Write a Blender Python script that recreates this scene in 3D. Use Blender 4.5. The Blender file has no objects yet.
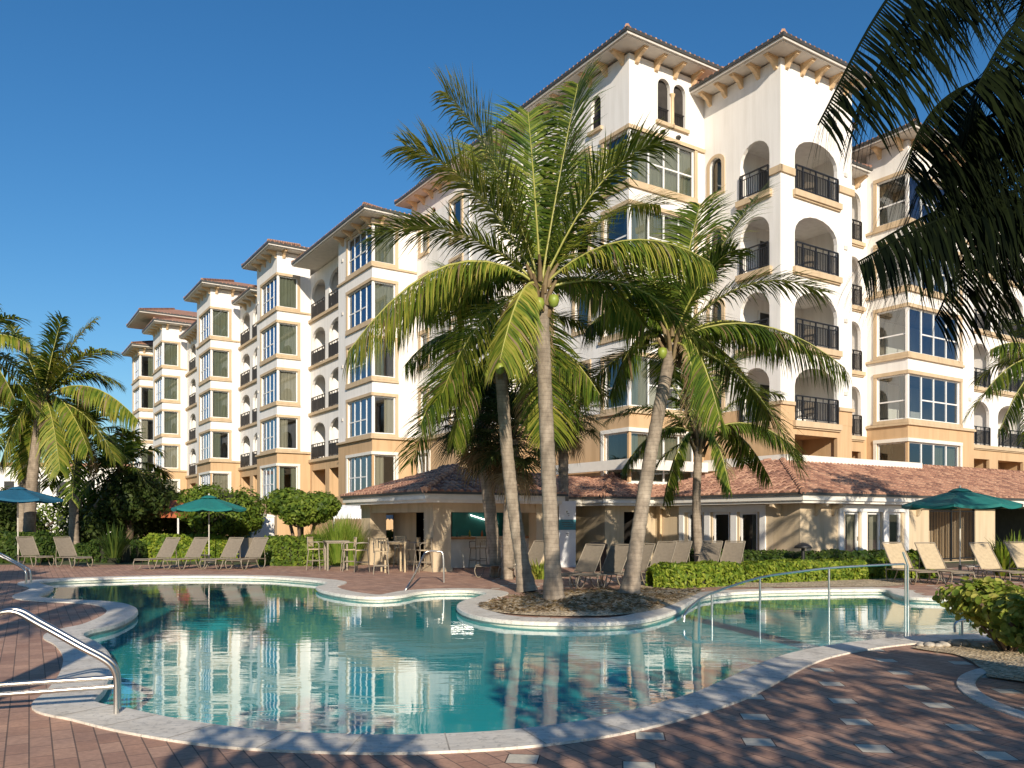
SHADE=True
SUN_EL=22; SUN_E=4.6; SKY=(1.3,.15,6.5,.092); EXPO=.34
SHADE_TREES=[(-15,12,4.5,2.4,2.4,4)]
SHADE_PALMS=[(14.2,16,6.8),(-4.2,1.5,7.0),(-6.2,.2,7.6),(-9.5,3.5,7.2),(-12.5,6,6.5)]
SHADE_HEDGES=[(1.7,-2,13,-2.4,5.2,91),(-7.5,-2,-2.7,-2,3.9,92),(-1.2,-2,.9,-2,4.0,93)]
import bpy, math, random
from mathutils import Vector, Matrix
from mathutils.geometry import tessellate_polygon
R = math.radians
scene = bpy.context.scene
COL = scene.collection
F = 820.0; HX = 512.0; HY = 520.0; EYE = 1.8

def G(x, y, z=0.0):
    Y = F*(EYE-z)/(y-HY); return Vector(((x-HX)/F*Y, Y, z))
def PY(x, y, Y):
    return Vector(((x-HX)/F*Y, Y, EYE-(y-HY)/F*Y))

# ---------------------------------------------------------------- mesh builder
class MB:
    def __init__(s): s.v=[]; s.f=[]; s.m=[]; s.sm=[]
    def add(s, vs, fs, mi=0, smooth=False):
        o=len(s.v); s.v.extend([tuple(p) for p in vs])
        for f in fs: s.f.append(tuple(i+o for i in f)); s.m.append(mi); s.sm.append(smooth)
    def quad(s,a,b,c,d,mi=0,smooth=False): s.add([a,b,c,d],[(0,1,2,3)],mi,smooth)
    def box(s,x0,x1,y0,y1,z0,z1,mi=0):
        if x0>x1:x0,x1=x1,x0
        if y0>y1:y0,y1=y1,y0
        s.add([(x0,y0,z0),(x1,y0,z0),(x1,y1,z0),(x0,y1,z0),(x0,y0,z1),(x1,y0,z1),(x1,y1,z1),(x0,y1,z1)],
              [(0,3,2,1),(4,5,6,7),(0,1,5,4),(1,2,6,5),(2,3,7,6),(3,0,4,7)],mi)
    def tube(s,pts,r,n=6,mi=0,caps=True,rs=None,smooth=True):
        pts=[Vector(p) for p in pts]; N=len(pts); vs=[]; fs=[]
        up=Vector((0,0,1)); prev=None
        for i,p in enumerate(pts):
            t=(pts[min(i+1,N-1)]-pts[max(i-1,0)])
            if t.length<1e-9: t=Vector((0,0,1))
            t.normalize()
            if prev is None:
                a=t.cross(up)
                if a.length<.05: a=t.cross(Vector((1,0,0)))
            else:
                a=prev-t*prev.dot(t)
                if a.length<1e-4: a=t.cross(Vector((1,0,0)))
            a.normalize(); prev=a; b=t.cross(a)
            rr=rs[i] if rs else r
            for k in range(n):
                an=2*math.pi*k/n; vs.append(p+a*(math.cos(an)*rr)+b*(math.sin(an)*rr))
        for i in range(N-1):
            for k in range(n):
                k2=(k+1)%n; fs.append((i*n+k,i*n+k2,(i+1)*n+k2,(i+1)*n+k))
        s.add(vs,fs,mi,smooth)
        if caps: s.add(vs[:n],[tuple(range(n))[::-1]],mi); s.add(vs[-n:],[tuple(range(n))],mi)
    def lathe(s,prof,n=16,c=(0,0,0),mi=0,smooth=True):
        vs=[];fs=[]
        for (r,z) in prof:
            for k in range(n):
                a=2*math.pi*k/n; vs.append((c[0]+r*math.cos(a),c[1]+r*math.sin(a),c[2]+z))
        for i in range(len(prof)-1):
            for k in range(n):
                k2=(k+1)%n; fs.append((i*n+k,i*n+k2,(i+1)*n+k2,(i+1)*n+k))
        s.add(vs,fs,mi,smooth)
    def mesh(s,name,mats):
        me=bpy.data.meshes.new(name); me.from_pydata(s.v,[],s.f)
        for m in mats: me.materials.append(m)
        if s.f:
            me.polygons.foreach_set('material_index',s.m); me.polygons.foreach_set('use_smooth',s.sm)
        me.update(); return me
    def build(s,name,mats,parent=None,loc=None,rotz=0.0):
        if not isinstance(mats,(list,tuple)): mats=[mats]
        o=bpy.data.objects.new(name,s.mesh(name,mats)); COL.objects.link(o)
        if parent is not None: o.parent=parent
        if loc is not None: o.location=loc
        o.rotation_euler.z=rotz
        return o
def tag(o,label=None,cat=None,group=None,kind=None):
    if label:o['label']=label
    if cat:o['category']=cat
    if group:o['group']=group
    if kind:o['kind']=kind
    return o
def empty(name,loc,rotz=0.0,label=None,cat=None,group=None):
    o=bpy.data.objects.new(name,None); COL.objects.link(o); o.location=loc; o.rotation_euler.z=rotz
    o.empty_display_size=.2
    return tag(o,label,cat,group)
def kids(o): return [c for c in bpy.data.objects if c.parent==o]
def copy_tree(o,parent=None):
    c=o.copy(); COL.objects.link(c)
    if parent is not None: c.parent=parent
    for ch in kids(o): copy_tree(ch,c)
    return c
def put(proto,state,loc,rotz,label,scale=None):
    o=proto if not state else copy_tree(proto)
    state.append(1); o.location=loc; o.rotation_euler.z=rotz; o['label']=label
    if scale: o.scale=(scale,)*3
    return o

# ---------------------------------------------------------------- materials
def newmat(name):
    m=bpy.data.materials.new(name); m.use_nodes=True; nt=m.node_tree
    return m,nt,nt.nodes['Principled BSDF']
def N(nt,t,**k):
    n=nt.nodes.new(t)
    for a,b in k.items(): setattr(n,a,b)
    return n
def rgba(c): return (c[0],c[1],c[2],1)
def mix(nt,fac,a,b,bt='MIX'):
    n=N(nt,'ShaderNodeMix',data_type='RGBA',blend_type=bt)
    for s,v in ((0,fac),(6,a),(7,b)):
        if isinstance(v,(int,float)): n.inputs[s].default_value=v
        elif isinstance(v,(tuple,list)): n.inputs[s].default_value=rgba(v)
        else: nt.links.new(v,n.inputs[s])
    return n.outputs[2]
def noise(nt,scale,detail=4,rough=.55,coord='Object',vec=None,stretch=None):
    tc=N(nt,'ShaderNodeTexCoord'); n=N(nt,'ShaderNodeTexNoise'); n.inputs['Scale'].default_value=scale
    n.inputs['Detail'].default_value=detail; n.inputs['Roughness'].default_value=rough
    src=tc.outputs[coord]
    if stretch:
        mp=N(nt,'ShaderNodeMapping'); mp.inputs['Scale'].default_value=stretch; nt.links.new(src,mp.inputs[0]); src=mp.outputs[0]
    nt.links.new(src,n.inputs['Vector']); return n
def ramp(nt,src,stops):
    r=N(nt,'ShaderNodeValToRGB'); e=r.color_ramp.elements
    while len(e)<len(stops): e.new(.5)
    for i,(p,c) in enumerate(stops):
        e[i].position=p; e[i].color=rgba(c) if isinstance(c,(tuple,list)) else (c,c,c,1)
    nt.links.new(src,r.inputs[0]); return r.outputs[0]
def bump(nt,p,h,strength=.3,dist=.02):
    b=N(nt,'ShaderNodeBump'); b.inputs['Strength'].default_value=strength; b.inputs['Distance'].default_value=dist
    nt.links.new(h,b.inputs['Height']); nt.links.new(b.outputs[0],p.inputs['Normal'])
def simple(name,c,rough=.6,var=.12,scale=3,metal=0,bs=0,bscale=60,spec=None,stretch=None):
    m,nt,p=newmat(name)
    n=noise(nt,scale,5,stretch=stretch)
    lo=tuple(x*(1-var) for x in c); hi=tuple(min(1,x*(1+var)) for x in c)
    nt.links.new(ramp(nt,n.outputs[0],[(.3,lo),(.7,hi)]),p.inputs['Base Color'])
    p.inputs['Roughness'].default_value=rough; p.inputs['Metallic'].default_value=metal
    if spec is not None: p.inputs['Specular IOR Level'].default_value=spec
    if bs: bump(nt,p,noise(nt,bscale,3).outputs[0],bs)
    return m
M={}
def stucco(name,c,dirt=.18):
    m,nt,p=newmat(name)
    a=noise(nt,.35,6,.6); b=noise(nt,9,5,.6); s=noise(nt,1.0,4,.6,stretch=(3,3,.25))
    base=ramp(nt,a.outputs[0],[(.3,tuple(x*.95 for x in c)),(.7,c)])
    st=ramp(nt,s.outputs[0],[(.42,(1,1,1)),(.75,(1-dirt*1.4,1-dirt*1.5,1-dirt*1.7))])
    col=mix(nt,1.0,base,st,'MULTIPLY')
    nt.links.new(col,p.inputs['Base Color']); p.inputs['Roughness'].default_value=.85
    p.inputs['Specular IOR Level'].default_value=.2
    bump(nt,p,noise(nt,45,4).outputs[0],.25,.01); return m
M['white']=stucco('white_stucco',(.87,.835,.785),.09)
M['tan']=stucco('tan_stucco',(.60,.41,.235),.14)
M['beige']=stucco('beige_stucco',(.62,.50,.34),.16)
M['trim']=stucco('trim_stone',(.60,.46,.30),.12)
M['cream']=simple('cream_paint',(.78,.74,.66),.5,.06)
M['soffit']=simple('soffit_paint',(.62,.58,.52),.7,.08)
M['bracket']=simple('bracket_wood',(.70,.50,.29),.6,.15)
M['gutter']=simple('dark_gutter',(.06,.06,.055),.4,.2)
M['railm']=simple('black_railing_metal',(.012,.012,.014),.45,.2)
M['dark']=simple('dark_interior',(.035,.03,.026),.9,.3)
M['room']=simple('room_wall',(.30,.25,.19),.9,.1)
M['curtain']=simple('curtain_fabric',(.20,.21,.155),.9,.25,scale=2,stretch=(14,14,.1))
M['curtain2']=simple('pale_curtain_fabric',(.38,.34,.27),.9,.25,scale=2,stretch=(14,14,.1))
M['frame']=simple('white_window_frame',(.78,.77,.74),.4,.04)
M['chrome']=simple('stainless_steel',(.66,.63,.58),.32,.06,metal=1)
M['sling']=simple('shade_toned_sling_fabric',(.21,.175,.13),.85,.12,scale=12,bs=.2,bscale=200)  # brown darkened to paint in the shade on the left and middle loungers
M['sling2']=simple('pale_sling_fabric',(.48,.38,.24),.85,.12,scale=12,bs=.2,bscale=200)
M['ltube']=simple('bronze_lounger_tube',(.26,.22,.165),.4,.12)
M['canvas']=simple('teal_canvas',(.008,.16,.145),.8,.12,scale=5,bs=.15,bscale=120)
M['canvas2']=simple('blue_canvas',(.008,.10,.18),.8,.12,scale=5,bs=.15,bscale=120)
M['pole']=simple('umbrella_pole',(.62,.58,.5),.45,.06)
M['orange']=simple('terracotta_canvas',(.42,.12,.05),.8,.14)
M['terr']=simple('bar_top_wood',(.42,.19,.07),.4,.2,stretch=(1,12,1))
M['tealboard']=simple('teal_board',(.02,.16,.15),.5,.1)
M['rock']=simple('edging_stone',(.42,.38,.32),.9,.3,scale=6,bs=.5,bscale=12)
M['black']=simple('black_plastic',(.015,.015,.016),.5,.2)
M['signw']=simple('sign_white',(.74,.75,.76),.4,.05)
M['signt']=simple('sign_teal',(.03,.20,.24),.4,.08)
M['coco']=simple('green_coconut',(.22,.27,.04),.45,.2)
M['plank']=simple('trellis',(.35,.25,.14),.7,.2)

def glass(name,tint,fac):
    m,nt,p=newmat(name); nt.nodes.remove(p)
    out=nt.nodes['Material Output']
    g=N(nt,'ShaderNodeBsdfGlossy'); g.inputs['Roughness'].default_value=.02; g.inputs['Color'].default_value=rgba(tint)
    t=N(nt,'ShaderNodeBsdfTransparent'); t.inputs['Color'].default_value=(.72,.76,.74,1)
    fr=N(nt,'ShaderNodeFresnel'); fr.inputs['IOR'].default_value=1.6
    ma=N(nt,'ShaderNodeMath',operation='MULTIPLY_ADD'); ma.inputs[1].default_value=1.2; ma.inputs[2].default_value=fac; ma.use_clamp=True
    nt.links.new(fr.outputs[0],ma.inputs[0])
    mx=N(nt,'ShaderNodeMixShader'); nt.links.new(ma.outputs[0],mx.inputs[0]); nt.links.new(t.outputs[0],mx.inputs[1]); nt.links.new(g.outputs[0],mx.inputs[2])
    nz=noise(nt,.6,2); b=N(nt,'ShaderNodeBump'); b.inputs['Strength'].default_value=.05; b.inputs['Distance'].default_value=.03
    nt.links.new(nz.outputs[0],b.inputs['Height']); nt.links.new(b.outputs[0],g.inputs['Normal'])
    nt.links.new(mx.outputs[0],out.inputs[0]); return m
M['glass']=glass('window_glass',(.9,.95,1),.08)
M['glassb']=glass('reflective_window_glass',(.52,.62,.78),.20)

def leaf(name,cols,rough=.5,trans=.3,scale=1.2,spec=.18):
    m,nt,p=newmat(name); out=nt.nodes['Material Output']
    n=noise(nt,scale,4,.7)
    gi=N(nt,'ShaderNodeNewGeometry')
    mxv=N(nt,'ShaderNodeMath',operation='MULTIPLY_ADD'); mxv.inputs[1].default_value=.45; mxv.inputs[2].default_value=-.2
    nt.links.new(gi.outputs['Random Per Island'],mxv.inputs[0])
    ad=N(nt,'ShaderNodeMath',operation='ADD'); nt.links.new(n.outputs[0],ad.inputs[0]); nt.links.new(mxv.outputs[0],ad.inputs[1])
    col=ramp(nt,ad.outputs[0],[(.25,cols[0]),(.5,cols[1]),(.8,cols[2])])
    nt.links.new(col,p.inputs['Base Color']); p.inputs['Roughness'].default_value=rough
    p.inputs['Specular IOR Level'].default_value=spec
    tr=N(nt,'ShaderNodeBsdfTranslucent'); nt.links.new(mix(nt,.5,col,(cols[2][0]*1.6,cols[2][1]*1.5,cols[2][2])),tr.inputs[0])
    mx=N(nt,'ShaderNodeMixShader'); mx.inputs[0].default_value=trans
    nt.links.new(p.outputs[0],mx.inputs[1]); nt.links.new(tr.outputs[0],mx.inputs[2]); nt.links.new(mx.outputs[0],out.inputs[0])
    return m
M['palm']=leaf('palm_leaf',[(.045,.095,.012),(.12,.18,.022),(.26,.29,.04)])
M['palmy']=leaf('old_palm_leaf',[(.12,.16,.02),(.27,.28,.04),(.42,.37,.08)])
M['palmd']=leaf('deep_green_shade_palm_leaf',[(.02,.045,.008),(.05,.085,.014),(.12,.155,.022)],trans=.15,spec=.08)  # darker copy of the palm leaf, also paints shade into shaded crowns
M['palms']=leaf('shade_painted_palm_leaf',[(.003,.006,.003),(.007,.011,.004),(.016,.024,.007)],trans=.06,spec=.05,rough=.7)  # near-black leaf colour stands in for shade on the nearest fronds
M['palmdry']=leaf('dry_palm_leaf',[(.12,.08,.045),(.24,.17,.09),(.36,.27,.15)],rough=.7)
M['rachis']=simple('palm_midrib',(.34,.33,.08),.45,.2)
M['rachisd']=simple('dry_palm_midrib',(.25,.17,.09),.6,.2)
M['fan']=leaf('fan_palm_leaf',[(.02,.035,.012),(.045,.07,.02),(.10,.12,.04)])
M['hedge']=leaf('hedge_leaf',[(.05,.10,.012),(.145,.22,.022),(.34,.38,.05)],scale=2.2)
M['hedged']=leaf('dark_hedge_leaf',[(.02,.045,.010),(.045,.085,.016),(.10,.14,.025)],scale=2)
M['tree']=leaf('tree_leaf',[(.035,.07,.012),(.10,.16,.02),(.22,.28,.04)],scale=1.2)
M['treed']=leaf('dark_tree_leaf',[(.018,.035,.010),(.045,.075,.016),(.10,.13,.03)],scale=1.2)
M['grassb']=leaf('ornamental_grass_blade',[(.07,.13,.015),(.15,.24,.03),(.28,.33,.06)],scale=2)
M['grape']=leaf('broad_shrub_leaf',[(.06,.11,.014),(.19,.25,.03),(.50,.46,.12)],scale=7,rough=.6)
M['bark']=simple('dark_bark',(.13,.09,.06),.9,.3,scale=5,bs=.6,bscale=15)
M['twig']=simple('hedge_twigs',(.03,.032,.015),.95,.3,scale=6)
def palm_bark():
    m,nt,p=newmat('palm_bark')
    tc=N(nt,'ShaderNodeTexCoord'); w=N(nt,'ShaderNodeTexWave',bands_direction='Z',wave_profile='SAW')
    w.inputs['Scale'].default_value=3.4; w.inputs['Distortion'].default_value=1.6; w.inputs['Detail'].default_value=3; w.inputs['Detail Scale'].default_value=2
    nt.links.new(tc.outputs['Object'],w.inputs[0])
    n=noise(nt,3,6,.65); s=noise(nt,9,4,.6,stretch=(1,1,.25))
    c=ramp(nt,n.outputs[0],[(.3,(.22,.175,.13)),(.7,(.46,.38,.29))])
    c=mix(nt,1,c,ramp(nt,w.outputs[0],[(.0,.68),(.2,.95),(1,1.0)]),'MULTIPLY')
    c=mix(nt,1,c,ramp(nt,s.outputs[0],[(.3,.65),(.6,1.)]),'MULTIPLY')
    nt.links.new(c,p.inputs['Base Color']); p.inputs['Roughness'].default_value=.9; p.inputs['Specular IOR Level'].default_value=.15
    bump(nt,p,w.outputs[0],.5,.012); return m
M['pbark']=palm_bark()

# pavers with cream accents
E1=Vector((.22,.85)); E2=Vector((1.07,.66))
def paver_mat(accents=True,name='clay_pavers'):
    m,nt,p=newmat(name)
    tc=N(nt,'ShaderNodeTexCoord'); sep=N(nt,'ShaderNodeSeparateXYZ'); nt.links.new(tc.outputs['Object'],sep.inputs[0])
    def mth(op,a,b=None,c=None):
        n=N(nt,'ShaderNodeMath',operation=op)
        for i,v in enumerate((a,b,c)):
            if v is None: continue
            if isinstance(v,(int,float)): n.inputs[i].default_value=v
            else: nt.links.new(v,n.inputs[i])
        return n.outputs[0]
    X,Y=sep.outputs[0],sep.outputs[1]
    ang=math.atan2(E1.x,E1.y)
    mp=N(nt,'ShaderNodeMapping'); mp.inputs['Rotation'].default_value=(0,0,ang+R(45))
    nt.links.new(tc.outputs['Object'],mp.inputs[0])
    br=N(nt,'ShaderNodeTexBrick'); nt.links.new(mp.outputs[0],br.inputs[0])
    br.offset=.5; br.inputs['Scale'].default_value=1; br.inputs['Brick Width'].default_value=.32; br.inputs['Row Height'].default_value=.16
    br.inputs['Mortar Size'].default_value=.006; br.inputs['Mortar Smooth'].default_value=.3; br.inputs['Bias'].default_value=0
    br.inputs['Color1'].default_value=(.58,.37,.27,1); br.inputs['Color2'].default_value=(.43,.255,.185,1); br.inputs['Mortar'].default_value=(.20,.14,.11,1)
    n1=noise(nt,1.1,6,.65); n2=noise(nt,22,5,.7)
    c=mix(nt,1,br.outputs[0],ramp(nt,n1.outputs[0],[(.3,(.70,.70,.74)),(.7,(1.18,1.12,1.05))]),'MULTIPLY')
    c=mix(nt,1,c,ramp(nt,n2.outputs[0],[(.25,.72),(.7,1.1)]),'MULTIPLY')
    if accents:
        det=E1.x*E2.y-E1.y*E2.x; ox,oy=3.07,7.31
        dx=mth('SUBTRACT',X,ox); dy=mth('SUBTRACT',Y,oy)
        a=mth('DIVIDE',mth('SUBTRACT',mth('MULTIPLY',dx,E2.y),mth('MULTIPLY',dy,E2.x)),det)
        b=mth('DIVIDE',mth('SUBTRACT',mth('MULTIPLY',dy,E1.x),mth('MULTIPLY',dx,E1.y)),det)
        ra=mth('SUBTRACT',a,mth('ROUND',a)); rb=mth('SUBTRACT',b,mth('ROUND',b))
        lx=mth('ADD',mth('MULTIPLY',ra,E1.x),mth('MULTIPLY',rb,E2.x)); ly=mth('ADD',mth('MULTIPLY',ra,E1.y),mth('MULTIPLY',rb,E2.y))
        ca,sa=math.cos(ang*.5),math.sin(ang*.5)
        qx=mth('ABSOLUTE',mth('SUBTRACT',mth('MULTIPLY',lx,ca),mth('MULTIPLY',ly,sa)))
        qy=mth('ABSOLUTE',mth('ADD',mth('MULTIPLY',lx,sa),mth('MULTIPLY',ly,ca)))
        on=mth('GREATER_THAN',X,-.6)
        mk=mth('MULTIPLY',on,mth('LESS_THAN',mth('MAXIMUM',qx,qy),.115))
        mj=mth('MULTIPLY',on,mth('LESS_THAN',mth('MAXIMUM',qx,qy),.125))
        c=mix(nt,mj,c,(.10,.065,.05))
        c=mix(nt,mk,c,mix(nt,1,(.66,.60,.48),ramp(nt,n2.outputs[0],[(.25,.8),(.7,1.1)]),'MULTIPLY'))
    nt.links.new(c,p.inputs['Base Color']); p.inputs['Roughness'].default_value=.75; p.inputs['Specular IOR Level'].default_value=.3
    hb=mth('ADD',mth('MULTIPLY',br.outputs[1],-1.0),mth('MULTIPLY',n2.outputs[0],.35))
    bump(nt,p,hb,.5,.008); return m
M['paver']=paver_mat()
def coping_mat():
    m,nt,p=newmat('cream_travertine')
    n=noise(nt,2.2,6,.65); v=noise(nt,16,6,.75); st=noise(nt,5,5,.7,stretch=(1,3.5,1))
    c=ramp(nt,n.outputs[0],[(.3,(.70,.64,.54)),(.7,(.84,.79,.70))])
    c=mix(nt,1,c,ramp(nt,v.outputs[0],[(.36,.62),(.46,1.)]),'MULTIPLY')
    c=mix(nt,1,c,ramp(nt,st.outputs[0],[(.35,.78),(.55,1.)]),'MULTIPLY')
    nt.links.new(c,p.inputs['Base Color']); p.inputs['Roughness'].default_value=.6
    bump(nt,p,v.outputs[0],.5,.01); return m
M['coping']=coping_mat()
def mulch_mat():
    m,nt,p=newmat('leaf_mulch'); v=N(nt,'ShaderNodeTexVoronoi'); tc=N(nt,'ShaderNodeTexCoord'); v.inputs['Scale'].default_value=26
    nt.links.new(tc.outputs['Object'],v.inputs[0]); n=noise(nt,2,5)
    c=ramp(nt,v.outputs['Color'],[(.2,(.34,.25,.15)),(.5,(.60,.47,.30)),(.8,(.78,.64,.44))])
    c=mix(nt,1,c,ramp(nt,n.outputs[0],[(.3,.7),(.7,1.1)]),'MULTIPLY')
    nt.links.new(c,p.inputs['Base Color']); p.inputs['Roughness'].default_value=.95; bump(nt,p,v.outputs[0],.8,.03); return m
M['mulch']=mulch_mat()
M['soil']=simple('bed_soil',(.10,.075,.045),.95,.3,scale=8,bs=.6,bscale=30)
M['ground']=simple('lawn_ground',(.07,.09,.03),.95,.35,scale=.6,bs=.4,bscale=20)
M['tilew']=simple('pool_wall_tile',(.03,.12,.13),.25,.25,scale=8)
M['tilec']=simple('cream_wall_tile',(.62,.58,.48),.4,.15,scale=8)
M['stripe']=simple('navy_lane_tile',(.01,.03,.05),.4,.1)
def pool_mat():
    m,nt,p=newmat('pool_plaster'); n=noise(nt,.5,4); v=N(nt,'ShaderNodeTexVoronoi',feature='SMOOTH_F1'); tc=N(nt,'ShaderNodeTexCoord'); v.inputs['Scale'].default_value=2.2
    nt.links.new(tc.outputs['Object'],v.inputs[0])
    c=ramp(nt,n.outputs[0],[(.3,(.16,.58,.60)),(.7,(.22,.70,.70))])
    nt.links.new(c,p.inputs['Base Color']); p.inputs['Roughness'].default_value=.8; return m
M['pool']=pool_mat()
def water_mat():
    m,nt,p=newmat('pool_water'); nt.nodes.remove(p); out=nt.nodes['Material Output']
    g=N(nt,'ShaderNodeBsdfGlossy'); g.inputs['Roughness'].default_value=.015; g.inputs['Color'].default_value=(1,1,1,1)
    t0=N(nt,'ShaderNodeBsdfTransparent'); t0.inputs['Color'].default_value=(.42,.86,.88,1)
    df_=N(nt,'ShaderNodeBsdfDiffuse'); df_.inputs['Color'].default_value=(.06,.70,.70,1); t=N(nt,'ShaderNodeMixShader'); t.inputs[0].default_value=.62; nt.links.new(t0.outputs[0],t.inputs[1]); nt.links.new(df_.outputs[0],t.inputs[2])
    fr=N(nt,'ShaderNodeFresnel'); fr.inputs['IOR'].default_value=1.34
    tc=N(nt,'ShaderNodeTexCoord')
    def nz(sc,rot,st,det):
        mp=N(nt,'ShaderNodeMapping'); mp.inputs['Scale'].default_value=st; mp.inputs['Rotation'].default_value=(0,0,rot); nt.links.new(tc.outputs['Object'],mp.inputs[0])
        n=N(nt,'ShaderNodeTexNoise'); n.inputs['Scale'].default_value=sc; n.inputs['Detail'].default_value=det; nt.links.new(mp.outputs[0],n.inputs[0]); return n.outputs[0]
    a=nz(1.6,.1,(.6,1.6,1),2); b=nz(6.5,-.1,(.6,2.0,1),2)
    ad=N(nt,'ShaderNodeMath',operation='MULTIPLY_ADD'); nt.links.new(b,ad.inputs[0]); ad.inputs[1].default_value=.22; nt.links.new(a,ad.inputs[2])
    bp=N(nt,'ShaderNodeBump'); bp.inputs['Strength'].default_value=1.; bp.inputs['Distance'].default_value=.0032
    nt.links.new(ad.outputs[0],bp.inputs['Height']); nt.links.new(bp.outputs[0],g.inputs['Normal']); nt.links.new(bp.outputs[0],fr.inputs['Normal'])
    ma=N(nt,'ShaderNodeMath',operation='MULTIPLY_ADD'); ma.inputs[1].default_value=1.3; ma.inputs[2].default_value=.04; ma.use_clamp=True
    nt.links.new(fr.outputs[0],ma.inputs[0])
    mx=N(nt,'ShaderNodeMixShader'); nt.links.new(ma.outputs[0],mx.inputs[0]); nt.links.new(t.outputs[0],mx.inputs[1]); nt.links.new(g.outputs[0],mx.inputs[2])
    nt.links.new(mx.outputs[0],out.inputs[0]); return m
M['water']=water_mat()
def rooftile(name,bumpy):
    m,nt,p=newmat(name)
    gi=N(nt,'ShaderNodeNewGeometry')
    n=noise(nt,2.5,6,.7); n2=noise(nt,.4,3)
    ad=N(nt,'ShaderNodeMath',operation='ADD'); nt.links.new(n.outputs[0],ad.inputs[0])
    s=N(nt,'ShaderNodeMath',operation='MULTIPLY_ADD'); nt.links.new(gi.outputs['Random Per Island'],s.inputs[0]); s.inputs[1].default_value=.5; s.inputs[2].default_value=-.25
    nt.links.new(s.outputs[0],ad.inputs[1])
    c=ramp(nt,ad.outputs[0],[(.2,(.17,.085,.06)),(.5,(.36,.185,.12)),(.85,(.52,.31,.2))])
    nt.links.new(c,p.inputs['Base Color']); p.inputs['Roughness'].default_value=.75
    if bumpy:
        w=N(nt,'ShaderNodeTexWave',bands_direction='X'); tc=N(nt,'ShaderNodeTexCoord'); w.inputs['Scale'].default_value=1.2; nt.links.new(tc.outputs['Object'],w.inputs[0]); bump(nt,p,w.outputs[0],.6,.05)
    return m
M['tile']=rooftile('clay_roof_tile',False); M['tilef']=rooftile('far_clay_roof_tile',True)
# ================================================================= HOTEL (local axes: x = v along the front, y = u away)
TH=math.atan2(.548,.8366)
def root_at(name,v,u,label,cat):
    x=v*math.cos(TH)-u*math.sin(TH); y=v*math.sin(TH)+u*math.cos(TH)
    r=empty(name,(x,y,0),TH,label,cat); r['ov']=v; r['ou']=u; return r
class LB(MB):      # builder whose coordinates are hotel coordinates, shifted to the root on build
    def build(s,name,mats,parent):
        ov,ou=OV
        s.v=[(p[0]-ov,p[1]-ou,p[2]) for p in s.v]
        return MB.build(s,name,mats,parent)
hotel=root_at('hotel_building',35.0,28.0,'long white and tan seven storey hotel with bay windows, arched balconies and tiled roofs','hotel')
OV=(35.0,28.0)
del hotel['ov'],hotel['ou']
def fp(face,pl,h,z,d=0.0):
    return (pl-d,h,z) if face=='L' else (h,pl-d,z)
def fbox(mb,face,pl,h0,h1,z0,z1,d0,d1,mi=0):
    a=fp(face,pl,h0,z0,d0); b=fp(face,pl,h1,z1,d1); mb.box(a[0],b[0],a[1],b[1],z0,z1,mi)
def outline(o):
    k,a,b,z0,z1=o[:5]
    if k=='rect': return [(a,z0),(b,z0),(b,z1),(a,z1)]
    r=(b-a)/2; rise=min(r,o[5] if len(o)>5 else r); n=10
    pts=[(a,z0),(b,z0)]
    for i in range(n+1):
        t=math.pi*i/n; pts.append(((a+b)/2+r*math.cos(t),z1-rise+rise*math.sin(t)))
    return pts
def wall(mb,face,pl,h0,h1,z0,z1,ops,depth=.18,mi=0,rmi=None):
    """wall sheet with openings and reveals; split in horizontal bands so every band is simple"""
    ops=[o for o in ops if o[3]>=z0-1e-6 and o[4]<=z1+1e-6]
    outs=[outline(o) for o in ops]; ops=sorted(ops,key=lambda o:o[1])
    def rq(a,b,c,d):
        if b-a>1e-5 and d-c>1e-5: mb.quad(fp(face,pl,a,c),fp(face,pl,b,c),fp(face,pl,b,d),fp(face,pl,a,d),mi)
    h=h0
    for o in ops:
        a,b,oz0,oz1=o[1:5]; rq(h,a,z0,z1); rq(a,b,z0,oz0)
        q=outline(o)
        if o[0]=='rect': rq(a,b,oz1,z1)
        else:
            arc=q[2:]
            mb.quad(fp(face,pl,b,oz0),fp(face,pl,b,arc[0][1]),fp(face,pl,b,arc[0][1]),fp(face,pl,b,oz0),mi) if 0 else None
            for p_,r_ in zip(arc,arc[1:]): mb.quad(fp(face,pl,p_[0],p_[1]),fp(face,pl,r_[0],r_[1]),fp(face,pl,r_[0],z1),fp(face,pl,p_[0],z1),mi)
        h=b
    rq(h,h1,z0,z1)
    for q in outs:
        n=len(q)
        for i in range(n):
            a,b=q[i],q[(i+1)%n]
            mb.quad(fp(face,pl,a[0],a[1]),fp(face,pl,b[0],b[1]),fp(face,pl,b[0],b[1],-depth),fp(face,pl,a[0],a[1],-depth),mi if rmi is None else rmi)
def room(mb,face,pl,h0,h1,z0,z1,d0,d1,mi=0,fl=None):
    P=lambda h,z,d: fp(face,pl,h,z,-d)
    mb.quad(P(h0,z0,d1),P(h1,z0,d1),P(h1,z1,d1),P(h0,z1,d1),mi)
    mb.quad(P(h0,z0,d0),P(h0,z0,d1),P(h0,z1,d1),P(h0,z1,d0),mi)
    mb.quad(P(h1,z0,d0),P(h1,z0,d1),P(h1,z1,d1),P(h1,z1,d0),mi)
    mb.quad(P(h0,z1,d0),P(h1,z1,d0),P(h1,z1,d1),P(h0,z1,d1),mi)
    mb.quad(P(h0,z0,d0),P(h1,z0,d0),P(h1,z0,d1),P(h0,z0,d1),mi if fl is None else fl)
class Belts(LB):
    nm='belt_course'
    def box(s,*a,**k):
        q=LB(); MB.box(q,*a,**k); q.build(s.nm,[M['trim']],hotel)
Wl=LB(); Tn=LB(); Lg=Belts()       # white walls, tan walls, ledges and bands
ZB=6.8                          # top of the tan storeys
rw=random.Random(5)
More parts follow.
